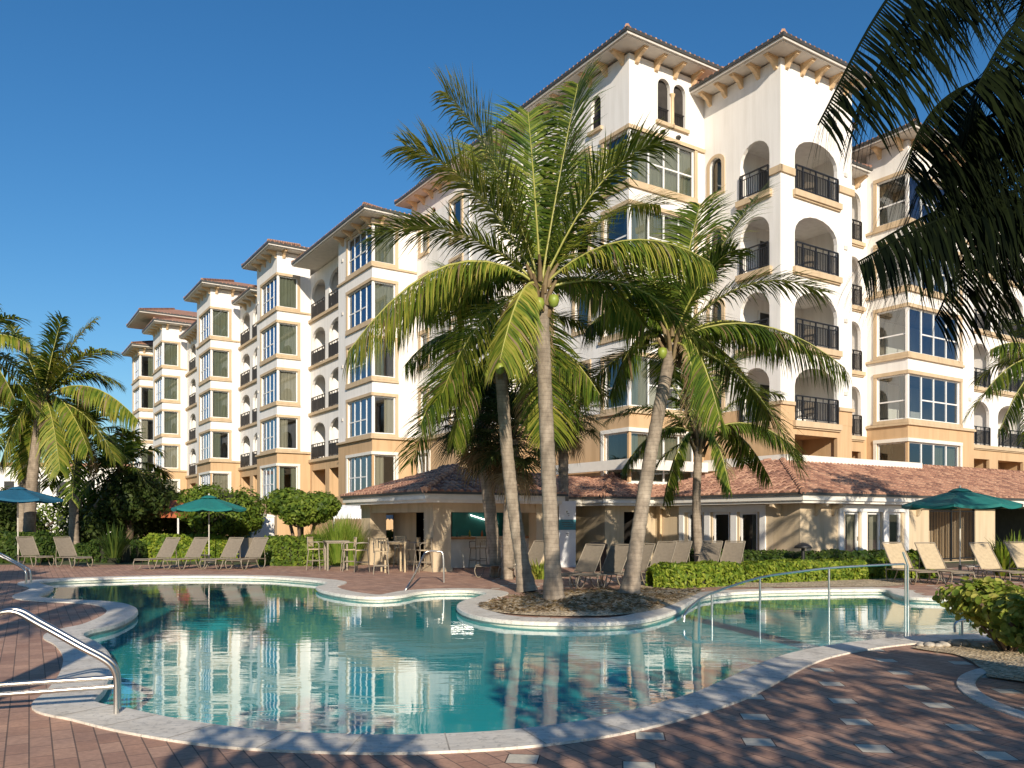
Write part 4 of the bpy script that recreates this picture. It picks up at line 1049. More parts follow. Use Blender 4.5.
# ================================================================= HIGH TABLES AND STOOLS
def high_table(x,y,mat,lb):
    p=G(x,y); o=empty('high_table',p,R(20),lb,'table','high bar tables')
    b=MB(); b.box(-.42,.42,-.42,.42,1.02,1.06); b.box(-.38,.38,-.38,.38,.97,1.02); b.build('table_top',[mat],o)
    for sx in(-1,1):
        for sy in(-1,1): b=MB(); b.box(sx*.34-.03,sx*.34+.03,sy*.34-.03,sy*.34+.03,0,.97); b.build('leg',[mat],o)
high_table(336,570,M['ltube'],'high square bar table left of the pavilion, by the ornamental grass'); high_table(393,572,M['sling2'],'high square bar table under the pavilion roof left of the corner column')
def make_stool(mat):
    o=empty('bar_stool',(0,0,0),0,'x','bar stool')
    b=MB(); b.box(-.22,.22,-.2,.2,.74,.77); b.build('seat',[M['sling2']],o)
    b=MB(); 
    for k in range(5): x=-.17+k*.085; b.box(x-.02,x+.02,.205,.22,.85,1.14)
    b.box(-.22,.22,.2,.225,1.14,1.19); b.build('backrest',[M['sling2']],o)
    b=MB()
    for s in(-1,1):
        x=s*.235
        b.tube(cr_open([(x,.2,.7),(x,.22,1.0),(x*.95,.23,1.2)]),.018,6); b.tube(cr_open([(x,.22,1.0),(x*1.1,.0,1.01),(x*1.05,-.2,.97),(x,-.21,.74)]),.018,6)
    b.tube([(-.23,-.24,.28),(.23,-.24,.28)],.014,6); b.tube([(-.23,.24,.28),(.23,.24,.28)],.014,6); b.tube([(-.24,-.24,.34),(-.24,.24,.34)],.014,6); b.tube([(.24,-.24,.34),(.24,.24,.34)],.014,6)
    b.build('frame',[mat],o)
    for sx in(-1,1):
        for sy in(-1,1): b=MB(); b.tube([(sx*.2,sy*.19,.76),(sx*.25,sy*.26,0)],.018,6); b.build('leg',[mat],o)
    return o
sp=make_stool(M['ltube']); st=[]
g='high stools around the bar tables and the bar'
for x,y,rz,lb in ((316,570,80,'high stool left of the table beside the ornamental grass'),(349,571,-70,'high stool right of the table beside the ornamental grass'),(362,572,-80,'pale high stool in front of the pavilion\'s rear column'),(412,571,-100,'high stool right of the pavilion table, nearest the corner column'),(402,567,170,'high stool behind the pavilion table with its back to the wall'),(381,574,10,'high stool in front of the pavilion table, on its left side'),(423,572,-60,'high stool beside the corner column, right of the pavilion table'),
                  (464,566,180+30,'high bar stool at the counter, next to the corner column'),(478,568,180+34,'middle high bar stool at the white bar counter'),(499,568,180+40,'high bar stool at the counter behind the palm trunk')):
    p=G(x,y); o=put(sp,st,(p.x,p.y,0),R(rz),lb); o['group']=g
# ================================================================= RAILS
def rail(name,paths,lb,r=.021,grp='stainless pool rails',parts=()):
    o=empty(name,Vector(paths[0][-1])*1,0,lb,'handrail',grp); loc=Vector(paths[0][-1]); loc.z=0; o.location=loc
    for i,pth in enumerate(paths):
        b=MB(); b.tube([Vector(q)-loc for q in pth],r,10); b.build('rail' if i<parts_n(parts,paths) else 'post',[M['chrome']],o)
    return o
def parts_n(parts,paths): return parts if isinstance(parts,int) else len(paths)
# near left rail: two hoops side by side with low cross bars
def hoop(Yd):
    # pixels along the hoop with distances
    pts=[(-60,662,7.3),(-25,632,7.35),(0,614,7.4),(10,610,7.42),(22,611,7.45),(40,621,7.5),(60,632,7.55),(85,646,7.6),(104,656,7.65),(114,664,7.68),(118,675,7.7),(118.5,690,7.7),(118.5,712,7.7)]
    return cr_open([PY(x,y,Y)+Vector((-Yd*.35,Yd,0)) for x,y,Y in pts],4)
rail('pool_rail',[hoop(0),hoop(-.16),[PY(-60,689,7.3),PY(118,677,7.70)],[PY(-60,699,7.25),PY(119,686,7.68)]],'shiny double stainless handrail in the near left foreground beside the coping',.024)
rail('pool_rail',[cr_open([PY(-30,540,19),PY(0,553.5,19.2),PY(14,561,19.3),PY(25,567,19.4),PY(30,571,19.4),PY(31,583,19.4)],4),cr_open([PY(-30,543,18.6),PY(0,556,18.8),PY(14,563,18.9),PY(22,568,19.0),PY(26,573,19.0),PY(26,584,19.0)],4)],'white looking handrail at the left edge beside the far rounded step',.026)
rail('pool_rail',[cr_open([G(396,600,-.3),PY(407,588,21),PY(418,568,22.6),PY(424,555,23.4),PY(428,551.5,23.5),PY(438,551.5,23.6),PY(443,555,23.6),PY(444,583,23.6)],4)],'single bent handrail coming out of the shallow water before the bar',.03)
ys=[(686,612,14.8),(700,599,15.5),(720,590,16.3),(760,577.5,17.2),(800,571.5,17.6),(830,568,17.8),(870,565.5,18),(904,564,18.2)]
pts=cr_open([PY(684,622,14.7)]+[PY(*q) for q in ys],4)
def post(x,y,Y): t=PY(x,y,Y); return [t,Vector((t.x,t.y,-.9))]
rail('pool_rail',[pts,post(699,600,15.4),post(712,594,16.0),post(760,578,17.2),post(829,568.5,17.8),[PY(903,552,18.2),PY(908,566,18.2),Vector((PY(908,566,18.2).x,18.2,-.9))],post(905.5,564,18.6)],'long curving stainless handrail crossing the right side of the pool',.024,parts=1)
rail('pool_rail',[cr_open([PY(955,632,12.6),PY(955,624,12.6),PY(962,620,12.65),PY(985,620,12.7),PY(1000,624,12.7)],4),[PY(962,620,12.65),PY(962,640,12.65)]],'small low bent rail half hidden by the leafy bush on the right',.02)
# ================================================================= SIGN, BIN, LAMPS, WALL BOXES, TENT, AWNINGS
p=G(567,567); o=empty('sign_pylon',p,R(6),'tall white sign pylon with a teal band, right of the middle palm trunk','sign')
b=MB(); b.box(-.32,.32,-.1,.1,0,2.52); b.build('panel',[M['signw']],o)
b=MB(); b.box(-.322,.322,-.104,.104,1.42,1.82); b.build('band',[M['signt']],o)
b=MB()
# pictogram marks and small grey lines of text, too small to read in the photo
for (x,z,w,h) in ((-.02,2.12,.05,.07),(.02,2.04,.10,.025),(.05,1.97,.05,.02),(0,1.28,.12,.03),(0,1.22,.06,.04),(-.05,1.70,.34,.025),(0,1.62,.42,.02),(.03,1.55,.36,.02)):
    b.box(x-w/2,x+w/2,-.108,-.1035,z-h/2,z+h/2)
b.build('pictogram',[M['gutter']],o)
p=G(597,571); o=empty('covered_grill',p,R(10),'dark covered bin behind the loungers, right of the white sign pylon','covered bin')
b=MB(); b.lathe([(.001,0),(.33,0),(.36,.3),(.34,.75),(.38,.8),(.37,.95),(.2,1.02),(.001,1.03)],14); b.build('cover',[M['black']],o)
b=MB(); b.tube([(-.2,-.32,.86),(.2,-.32,.86)],.03,6); b.build('handle',[M['gutter']],o)
def path_lamp(x,y,lb):
    p=G(x,y); h=1.0 if x<500 else .8; o=empty('path_lamp',p,0,lb,'garden lamp','mushroom garden lamps')
    b=MB(); b.tube([(0,0,0),(0,0,h-.1)],.045,8); b.build('post',[M['black']],o)
    b=MB(); b.lathe([(.001,h+.08),(.08,h+.06),(.2,h-.02),(.24,h-.09),(.22,h-.1),(.08,h-.06)],14); b.build('shade',[M['black']],o)
path_lamp(282,564,'black mushroom lamp in front of the clipped tree left of the bar tables')
o=None
p=Vector((PY(803,550,25.6).x,25.6,0)); o=empty('path_lamp',p,0,'black mushroom lamp by the corner of the pavilion behind the hedge','garden lamp','mushroom garden lamps')
b=MB(); b.tube([(0,0,0),(0,0,.95)],.06,8); b.build('post',[M['black']],o); b=MB(); b.lathe([(.001,1.1),(.1,1.08),(.24,1.0),(.28,.92),(.1,.94)],14); b.build('shade',[M['black']],o)
# white arched wall box and grey-teal towel box
p=G(263,556); o=empty('towel_kiosk',p,R(14),'white arched kiosk wall behind the loungers left of the clipped tree','kiosk')
b=MB(); b.box(-.55,.55,-.1,.3,0,1.95); b.build('panel',[M['white']],o)
b=MB(); n=10; vs=[(.6*math.cos(math.pi*i/n)*1.0,-.14,1.95+.16*math.sin(math.pi*i/n)) for i in range(n+1)]+[(.6*math.cos(math.pi*i/n),.34,1.95+.16*math.sin(math.pi*i/n)) for i in range(n+1)]
b.add(vs,[tuple(range(n+1)),tuple(range(2*n+1,n,-1))]+[(i,i+1,n+2+i,n+1+i) for i in range(n)]); b.build('cap',[M['white']],o)
p=G(243,557); o=empty('towel_bin',p,R(14),'grey cabinet with a teal stripe, left of the white arched kiosk wall','cabinet')
b=MB(); b.box(-.38,.38,-.3,.3,0,1.85); b.build('body',[M['signw']],o); b=MB(); b.box(-.384,.384,-.304,.304,.95,1.4); b.build('band',[M['signt']],o)
b=MB(); b.box(.28,.31,-.33,-.304,.5,.8); b.build('handle',[M['chrome']],o)
# terracotta canopy
p=G(168,552); o=empty('canopy_tent',p,R(-12),'terracotta canvas canopy on white posts left of the dark teal parasol','canopy')
b=MB(); w,d=1.75,1.6; zt=2.55; b.add([(-w,-d,2.12),(w,-d,2.12),(w,d,2.12),(-w,d,2.12),(-.5,0,zt+.35),(.6,0,zt+.35)],[(0,1,5,4),(1,2,5),(2,3,4,5),(3,0,4)])
b.add([(-w,-d,2.12),(w,-d,2.12),(w,-d,1.92),(-w,-d,1.92),(w,d,2.12),(w,d,1.92),(-w,d,2.12),(-w,d,1.92)],[(0,1,2,3),(1,4,5,2),(4,6,7,5),(6,0,3,7)]); b.build('canvas_roof',[M['orange']],o)
for sx in(-1,1):
    for sy in(-1,1): b=MB(); b.tube([(sx*(w-.08),sy*(d-.08),0),(sx*(w-.08),sy*(d-.08),2.1)],.05,8); b.build('post',[M['frame']],o)
def awning(c,w,d,z,lb,rz):
    o=empty('scalloped_awning',(c.x,c.y,0),rz,lb,'awning','white scalloped patio awnings')
    b=MB(); vs=[];fs=[];n=24
    for i in range(n+1):
        x=-w/2+w*i/n; s=.06*abs(math.sin(i*math.pi/2.0)); 
        vs+=[(x,d,z+.45),(x,0,z+.02*math.sin(i*1.3)),(x,-.02,z-.16-s)]
    for i in range(n): fs+=[(3*i,3*i+3,3*i+4,3*i+1),(3*i+1,3*i+4,3*i+5,3*i+2)]
    b.add(vs,fs,0,True); b.build('canvas_roof',[M['signw']],o)
    for sx in(-1,1): b=MB(); b.tube([(sx*(w/2-.05),.02,0),(sx*(w/2-.05),.02,z)],.035,6); b.build('post',[M['frame']],o)
awning(Vector((PY(401,515,36).x,36,0)),1.7,1.2,2.02,'white scalloped awning seen through the open pavilion between its columns',R(6))
awning(Vector((PY(349,515,37).x,37,0)),1.5,1.2,2.05,'white scalloped awning left of the pavilion above the ornamental grass',R(-6))
# far pale building
p=Vector((-52,98,0)); o=empty('distant_building',p,R(8),'pale building far off between the palm trunks on the left','building')
b=MB(); b.box(-9,9,0,8,0,8.2); b.build('wall',[M['white']],o); b=MB(); b.box(-9.3,9.3,-.3,8.3,8.2,8.6); b.build('roof',[M['tilef']],o)
for i in range(6):
    for k in range(2):
        f=MB(); x=-7.5+i*2.9; z=1+k*3.6; f.box(x-.7,x+.7,-.06,0.02,z,z+1.9); w=f.build('window',[M['frame']],o); f=MB(); f.box(x-.55,x+.55,-.09,-.055,z+.12,z+1.78); f.build('pane',[M['black']],w)
# edging stones along the bed at the lower right
rs=random.Random(4)
for i in range(12):
    x=918+i*8+rs.uniform(-2,2); p=G(x+4,647+.8*math.sin(i)); s=rs.uniform(.06,.12)
    b=MB(); vs=[]; 
    prof=[(.001,0),(.9,.05),(1,.35),(.75,.7),(.001,.85)]
    b.lathe([(a*s,z*s) for a,z in prof],7); b.v=[(q[0]*(1+rs.uniform(-.25,.25)),q[1]*(1+rs.uniform(-.25,.25)),q[2]) for q in b.v]
    o=b.build('edging_stone',[M['rock']],None,(p.x,p.y,.01)); tag(o,'small rough stone along the mulch edge under the leafy bush','stone','edging stones under the right bush')
# ================================================================= VEGETATION
def leaflet(mb,base,d,L,w,rng,droop,mi,nrm):
    """narrow ribbon leaflet, three segments bending down"""
    d=d.normalized(); side=d.cross(nrm); 
    if side.length<.05: side=d.cross(Vector((1,0,.2)))
    side.normalize(); p=Vector(base); vs=[]; cur=Vector(d); seg=3
    ws=[.55,1,.7,.05]
    for i in range(seg+1):
        hw=w*ws[i]*.5; vs+= [p-side*hw,p+side*hw]
        cur=(cur+Vector((0,0,-droop*(.5+.5*i)))).normalized(); p=p+cur*(L/seg)
    mb.add(vs,[(0,1,3,2),(2,3,5,4),(4,5,7,6)],mi,False)
def frond(mb,pts,rng,nl=56,ll=.95,lw=.05,droop=.28,mats=(0,),rmat=4,r0=.035,gap0=.14,dryp=.0,fold=.5):
    N_=len(pts); cum=[0]
    for a,b in zip(pts,pts[1:]): cum.append(cum[-1]+(b-a).length)
    tot=cum[-1]
    mb.tube(pts,r0,4,rmat,False,[r0*(1-.85*c/tot)+.003 for c in cum])
    def at(t):
        s=t*tot
        for i in range(N_-1):
            if cum[i+1]>=s or i==N_-2:
                k=(s-cum[i])/max(1e-6,cum[i+1]-cum[i]); return pts[i].lerp(pts[i+1],k),(pts[i+1]-pts[i]).normalized()
    for i in range(nl):
        t=gap0+(1-gap0)*(i+.5)/nl
        p,tg=at(t)
        side=tg.cross(Vector((0,0,1)))
        if side.length<.12: side=tg.cross(Vector((.3,1,0)))
        side.normalize(); upv=side.cross(tg).normalized()
        prof=(math.sin(min(1,(t-gap0)/(1-gap0)*1.15+.18)*math.pi*.62)); prof*= (1 if t<.85 else 1-.5*(t-.85)/.15)
        if t<.3: prof*=.65+.35*(t-gap0)/(.3-gap0)
        for s in(-1,1):
            if rng.random()<.03: continue
            L=ll*prof*rng.uniform(.85,1.12)
            d=side*s*1.0+tg*(.30+.60*t)+upv*(fold*rng.uniform(.4,1.0)-.15)+Vector((rng.uniform(-.1,.1),rng.uniform(-.1,.1),rng.uniform(-.1,.1)))
            mi=mats[0] if rng.random()>dryp else 3
            if len(mats)>1 and rng.random()<.45: mi=mats[1]
            leaflet(mb,p,d,L,lw*rng.uniform(.8,1.2),rng,droop*rng.uniform(.6,1.5),mi,upv)
def bez(a,c,b,n=9):
    return [a*(1-t)**2+c*2*t*(1-t)+b*t*t for t in [i/n for i in range(n+1)]]
PM=['palm','palmy','palmd','palmdry','rachis','palms']
def bark_trunk(name,pts,r0,r1,parent,flare=1.5,mat='pbark'):
    pp=cr_open(pts,8); n=len(pp); b=MB(); rng=random.Random(int(abs(pp[0].x)*100)+3); vs=[]
    dense=[]; 
    for i in range(n-1):
        m=4
        for j in range(m): dense.append(pp[i].lerp(pp[i+1],j/m))
    dense.append(pp[-1]); n=len(dense); rs=[]
    for i in range(n):
        t=i/(n-1); r=r0+(r1-r0)*t; r*=1+(flare-1)*max(0,1-t*6)**2
        r*=1+.035*math.sin(i*2.1)+rng.uniform(-.02,.02); rs.append(r)
    b.tube(dense,0,20,0,True,rs); return b.build(name,[M[mat]],parent)
def coco_palm(label,base,cen,specs,extra=8,seed=1,Lr=4.2,r0=.26,r1=.17,nuts=5,mid=None,grp='coconut palms',mats=None,boots=True,nl=56,ll=.95,dead=3,lw=.05,base_flare=1.6,droop=.28,group_dark=False,upb=.9):
    """specs: (tipx,tipy,dY,lift) explicit fronds by where their tips stand; extra: free fronds round the crown"""
    rng=random.Random(seed); o=empty('palm_tree',(base.x,base.y,0),0,label,'palm tree',grp); off=Vector((base.x,base.y,0))
    m=mid if mid is not None else (base+cen)/2+Vector((rng.uniform(-.15,.15),0,0))
    bark_trunk('trunk',[base-off,m-off,cen-off],r0,r1,o,base_flare)
    c=MB(); C=cen-off
    for (tx,ty,dy,lift) in specs:
        tip=PY(tx,ty,cen.y+dy)-off; ctrl=(C+tip)/2+Vector((0,0,lift)); st=C+Vector((0,0,.1))
        pts=bez(st,ctrl,tip,10)
        old=(tip.z<C.z-.2)
        rr=rng.random()
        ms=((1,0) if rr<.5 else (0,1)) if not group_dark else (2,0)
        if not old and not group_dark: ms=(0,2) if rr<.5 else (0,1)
        L=(tip-C).length/4.0
        low_=tip.z<C.z+.6
        frond(c,pts,rng,int(nl*(1.2 if low_ else 1)),ll*min(1.15,.55+.45*L),lw,droop*(1.9 if low_ else .9),ms,4,dryp=.12 if low_ else .02,fold=-.25 if low_ else .5)
    for i in range(extra):
        a=i*2.399+seed; e=R(75-110*((i+.5)/extra)); L=Lr*rng.uniform(.8,1.08)
        if specs and math.sin(a)<-.2: a=-a
        d=Vector((math.cos(a)*math.cos(e),math.sin(a)*math.cos(e),math.sin(e)))
        tip=C+d*L*.8+Vector((0,0,-L*.32*(1-.4*math.sin(e)))); ctrl=C+d*L*.5+Vector((0,0,L*.16))
        ms=(2,0) if (group_dark or rng.random()<.6) else (0,1)
        frond(c,bez(C+Vector((0,0,.05)),ctrl,tip,8),rng,int(nl*.8),ll*.95,lw,droop,ms,4,dryp=.04)
    for i in range(dead):
        a=rng.uniform(0,6.28); tip=C+Vector((math.cos(a)*.8,math.sin(a)*.8,-2.0*rng.uniform(.6,1)))
        frond(c,bez(C,C+Vector((math.cos(a)*1.1,math.sin(a)*1.1,.1)),tip,7),rng,30,.6,.04,.4,(3,),4)
    # fibrous boots
    if boots:
        for i in range(16):
            a=i*2.4; z=-.55+.05*i; b0=C+Vector((math.cos(a)*r1*.9,math.sin(a)*r1*.9,z)); 
            c.tube([b0,b0+Vector((math.cos(a)*.12,math.sin(a)*.12,.3)),b0+Vector((math.cos(a)*.25,math.sin(a)*.25,.5))],.05,5,3,True,[.07,.05,.03])
    c.build('crown',[M[k] for k in PM] if not mats else mats,o)
    for i in range(nuts):
        a=i*1.5+seed; b=MB(); r=.13; b.lathe([(.001,-r*1.25),(r*.7,-r*.9),(r,0),(r*.8,r*.8),(.001,r*1.1)],10)
        b.build('coconut',[M['coco']],o,C+Vector((math.cos(a)*.28,math.sin(a)*.28-.05,-.22-.12*(i%2))))
    return o
def fan_palm(label,base,cen,seed,rad=1.55,n=34,r0=.2,r1=.2,grp='fan palms',skirt=6):
    rng=random.Random(seed); o=empty('fan_palm',(base.x,base.y,0),0,label,'palm tree',grp); off=Vector((base.x,base.y,0)); C=cen-off
    bark_trunk('trunk',[base-off,(base+cen)/2-off,C],r0,r1,o,1.2)
    c=MB()
    for i in range(n+skirt):
        a=i*2.399+seed; dead=i>=n
        e=R(80-125*((i+.5)/n)) if not dead else R(-65)
        d=Vector((math.cos(a)*math.cos(e),math.sin(a)*math.cos(e),math.sin(e))); L=rad*rng.uniform(.5,.72)
        p1=C+d*L; c.tube([C,C+d*L*.5+Vector((0,0,.08)),p1],.018,4,1,False)
        side=d.cross(Vector((0,0,1))); side.normalize(); upv=side.cross(d)
        nb=22
        for k in range(nb):
            th=R(-125+250*k/(nb-1)); dd=d*math.cos(th)+side*math.sin(th)+upv*(-.15+.25*abs(math.sin(th)))
            leaflet(c,p1,dd,rad*.52*(1-.25*abs(th)/2.2)*rng.uniform(.85,1.1),.055,rng,.16+(.25 if dead else 0),2 if dead else 0,upv)
    c.build('crown',[M['fan'],M['rachisd'],M['palmdry']],o); return o
# the three big palms of the island
b2=G(554,603); c2=PY(541,292,18.0)
coco_palm('tallest coconut palm, middle trunk of the island, with green coconuts',b2,c2,
  [(578,84,.5,.4),(528,112,1.4,.5),(445,92,-.3,1.3),(405,146,-.8,1.3),(374,235,-.8,1.3),(348,352,-1.4,2.3),(385,330,.4,1.9),(660,142,-.8,1.4),(710,262,-1.2,1.5),(660,205,1.4,1.2),(645,325,1.2,1.2),(420,310,2.2,1.5),(480,150,2.4,.8),(610,150,2.4,.7),(500,360,-1.3,1.3)],
  extra=7,dead=2,droop=.2,seed=3,mid=PY(547,440,18.15),nuts=6,r0=.175,r1=.15,nl=135,ll=1.35,lw=.040,base_flare=1.5)
b1=G(527,592); c1=PY(500,362,21)
coco_palm('leftmost leaning coconut palm on the island, its crown below the tall one',b1,c1,
  [(420,425,-1,1.7),(405,365,.5,1.5),(600,395,-1,1.7),(590,330,1,1.4),(552,440,1,1.6),(452,440,.6,1.6),(450,270,1,.8)],
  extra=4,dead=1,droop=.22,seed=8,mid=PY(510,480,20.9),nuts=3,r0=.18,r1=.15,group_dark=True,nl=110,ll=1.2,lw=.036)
b3=G(629,597); c3=PY(672,345,20.5)
coco_palm('right leaning coconut palm on the island, crown spreading over the balconies',b3,c3,
  [(758,196,.5,.6),(700,205,1,.5),(822,292,-.6,1.6),(845,368,-.8,1.5),(770,420,.4,1.6),(586,330,-.4,1.5),(610,395,.6,1.7),(640,250,1.5,.5),(595,265,.5,1.0),(735,250,-1,.9),(720,420,-1,1.6),(790,345,1.5,1.2),(625,300,-1.5,1.2)],
  extra=6,dead=2,droop=.2,group_dark=True,seed=13,mid=PY(648,470,19.9),nuts=3,r0=.18,r1=.15,nl=120,ll=1.3,lw=.040)  # darker leaf tone paints the shade on this crown
b4=Vector((PY(700,560,27).x,27,0)); c4=PY(699,440,27)
coco_palm('slim dark trunked palm in front of the french windows',b4,c4,
  [(802,455,-.5,1.5),(782,395,0,1.2),(742,352,.5,.7),(695,345,.8,.4),(652,365,.5,.8),(608,420,0,1.4),(622,470,0,1.6),(770,480,.6,1.8),(665,500,-.5,1.8),(730,490,-.8,1.7)],
  extra=4,dead=1,seed=21,nuts=0,r0=.15,r1=.13,Lr=3.0,nl=80,group_dark=True,ll=.95,lw=.05,base_flare=1.2)
fan_palm('dark fan palm behind the leftmost island palm, by the bar',Vector((PY(497,565,26).x,26,0)),PY(480,418,26),4,2.05,70)
fan_palm('dark fan palm whose trunk stands behind the sign pylon',Vector((PY(564,565,32.8).x,32.8,0)),PY(563,412,32.8),9,2.0,62)
fan_palm('small fan palm with a pale trunk close to the bar, between two trunks',Vector((PY(507,565,25).x,25,0)),PY(512,440,25),15,1.8,48,.18,.18)
# left palms
bl=G(30,552); cl=PY(43,400,37)
coco_palm('big coconut palm at the left with a leaning trunk and sunlit fronds',Vector((PY(28,560,37).x,37,0)),cl,
  [(62,318,0,.5),(8,322,0,.8),(112,352,-.5,1.4),(138,420,-1,2.0),(120,385,1,1.6),(-30,350,0,1.6),(-35,420,0,2.0),(88,450,-1,1.8),(60,470,-2,1.6),(0,465,-1,1.7),(95,320,1,.9)],
  extra=10,seed=31,nuts=0,Lr=4.2,r0=.27,r1=.2,nl=85,ll=1.25,lw=.07)
coco_palm('partly cut off coconut palm at the left edge with fronds high up',Vector((PY(-30,560,33).x,33,0)),PY(-38,350,33),[(20,318,0,.8),(30,345,0,1.0),(15,400,0,1.5)],extra=8,seed=37,nuts=0,nl=40,ll=1.1,lw=.08)
coco_palm('shaded palm with brown trunk behind the big left palm',Vector((PY(22,555,43).x,43,0)),PY(24,432,43),[],extra=14,seed=41,nuts=0,nl=36,ll=1.2,lw=.11,group_dark=True,r0=.25,r1=.2,Lr=4.4)
coco_palm('shaded palm with twin look trunk left of the rounded hedge',Vector((PY(74,555,42).x,42,0)),PY(80,440,42),[],extra=14,seed=43,nuts=0,nl=36,ll=1.2,lw=.11,group_dark=True,r0=.25,r1=.2,Lr=4.0)
coco_palm('dark palm leaning right behind the terracotta canopy',Vector((PY(68,555,46).x,46,0)),PY(122,470,46),[],extra=14,seed=47,nuts=0,nl=36,ll=1.2,lw=.12,group_dark=True,r0=.2,r1=.18,Lr=3.6)
# right edge palm
coco_palm('dark palm at the right edge in front of the hotel balconies',Vector((PY(1075,560,24).x,24,0)),PY(1062,370,24),[(985,392,0,1.2),(990,350,0,.9),(1000,430,0,1.5),(1020,330,0,.6)],extra=9,seed=51,nuts=0,nl=46,group_dark=True,Lr=3.4)
# foreground palm, crown just outside the frame at the upper right
cf=PY(1125,110,6.6); bf=Vector((cf.x+1.0,cf.y+.6,0))
rng=random.Random(77); fo=empty('palm_tree',(bf.x,bf.y,0),0,'nearest palm at the upper right, its dark fronds hanging across the corner','palm tree','coconut palms')
bark_trunk('trunk',[Vector((0,0,0)),Vector((-.6,-.3,2.4)),cf-bf],.24,.16,fo,1.5)
c=MB(); off=Vector((bf.x,bf.y,0))
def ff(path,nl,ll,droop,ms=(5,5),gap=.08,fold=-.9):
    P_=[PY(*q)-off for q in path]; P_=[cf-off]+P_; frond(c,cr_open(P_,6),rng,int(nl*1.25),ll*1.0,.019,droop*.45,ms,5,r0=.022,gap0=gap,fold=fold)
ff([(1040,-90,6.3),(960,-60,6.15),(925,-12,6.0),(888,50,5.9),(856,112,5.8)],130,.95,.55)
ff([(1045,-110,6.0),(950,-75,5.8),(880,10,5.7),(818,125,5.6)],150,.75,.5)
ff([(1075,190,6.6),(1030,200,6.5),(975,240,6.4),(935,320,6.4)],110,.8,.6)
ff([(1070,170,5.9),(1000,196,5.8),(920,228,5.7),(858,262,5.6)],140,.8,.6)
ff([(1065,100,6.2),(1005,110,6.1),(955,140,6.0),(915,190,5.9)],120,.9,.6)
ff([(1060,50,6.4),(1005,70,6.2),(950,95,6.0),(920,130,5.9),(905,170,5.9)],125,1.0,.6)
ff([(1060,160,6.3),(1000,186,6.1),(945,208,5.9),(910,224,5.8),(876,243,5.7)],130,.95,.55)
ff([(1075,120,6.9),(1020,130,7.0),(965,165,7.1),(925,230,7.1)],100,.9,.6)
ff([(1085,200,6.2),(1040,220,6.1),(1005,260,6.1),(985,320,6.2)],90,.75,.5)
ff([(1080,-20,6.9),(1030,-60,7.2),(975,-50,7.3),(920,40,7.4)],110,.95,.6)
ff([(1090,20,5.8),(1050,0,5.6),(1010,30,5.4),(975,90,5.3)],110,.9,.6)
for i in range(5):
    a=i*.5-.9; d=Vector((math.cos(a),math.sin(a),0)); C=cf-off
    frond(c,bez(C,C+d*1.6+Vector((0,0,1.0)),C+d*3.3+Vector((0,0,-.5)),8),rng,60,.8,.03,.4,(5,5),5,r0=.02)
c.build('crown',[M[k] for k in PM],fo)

# ---- leaf masses
def leafquad(mb,p,nrm,s,rng,mi,asp=1.5):
    a=nrm.cross(Vector((rng.uniform(-1,1),rng.uniform(-1,1),rng.uniform(-1,1))))
    if a.length<.05: return
    a.normalize(); b=nrm.cross(a).normalized(); h=s*.5
    tip=a*h*asp
    mb.add([p-tip,p+b*h*.75+a*h*.1,p+tip,p-b*h*.75+a*h*.1],[(0,1,2,3)],mi)
def ell_mass(mb,c,rx,ry,rz,n,s,rng,mi=0,lump=.18,inner=.25,flat=None,asp=1.5):
    ph=[rng.uniform(0,6.28) for _ in range(6)]
    for i in range(n):
        z=rng.uniform(-1,1); a=rng.uniform(0,6.283); q=math.sqrt(1-z*z); d=Vector((q*math.cos(a),q*math.sin(a),z))
        r=1+lump*(math.sin(3*a+ph[0]+2*z)*.5+math.sin(5*a+ph[1]-4*z)*.3+math.sin(7*z+ph[2])*.3)
        r*=(1-inner*rng.random()**2)
        p=Vector((c[0]+d.x*rx*r,c[1]+d.y*ry*r,c[2]+d.z*rz*r))
        if flat is not None and p.z<flat: continue
        nn=(d+Vector((rng.uniform(-1,1),rng.uniform(-1,1),rng.uniform(-.6,1)))*.8).normalized()
        leafquad(mb,p,nn,s*rng.uniform(.7,1.3),rng,mi,asp)
def core(mb,c,rx,ry,rz,mi):
    prof=[(.001,-1),(.5,-.86),(.86,-.5),(1,0),(.86,.5),(.5,.86),(.001,1)]
    n=14; vs=[];fs=[]
    for (r,z) in prof:
        for k in range(n): a=2*math.pi*k/n; vs.append((c[0]+r*rx*math.cos(a),c[1]+r*ry*math.sin(a),c[2]+z*rz))
    for i in range(len(prof)-1):
        for k in range(n): fs.append((i*n+k,i*n+(k+1)%n,(i+1)*n+(k+1)%n,(i+1)*n+k))
    mb.add(vs,fs,mi,True)
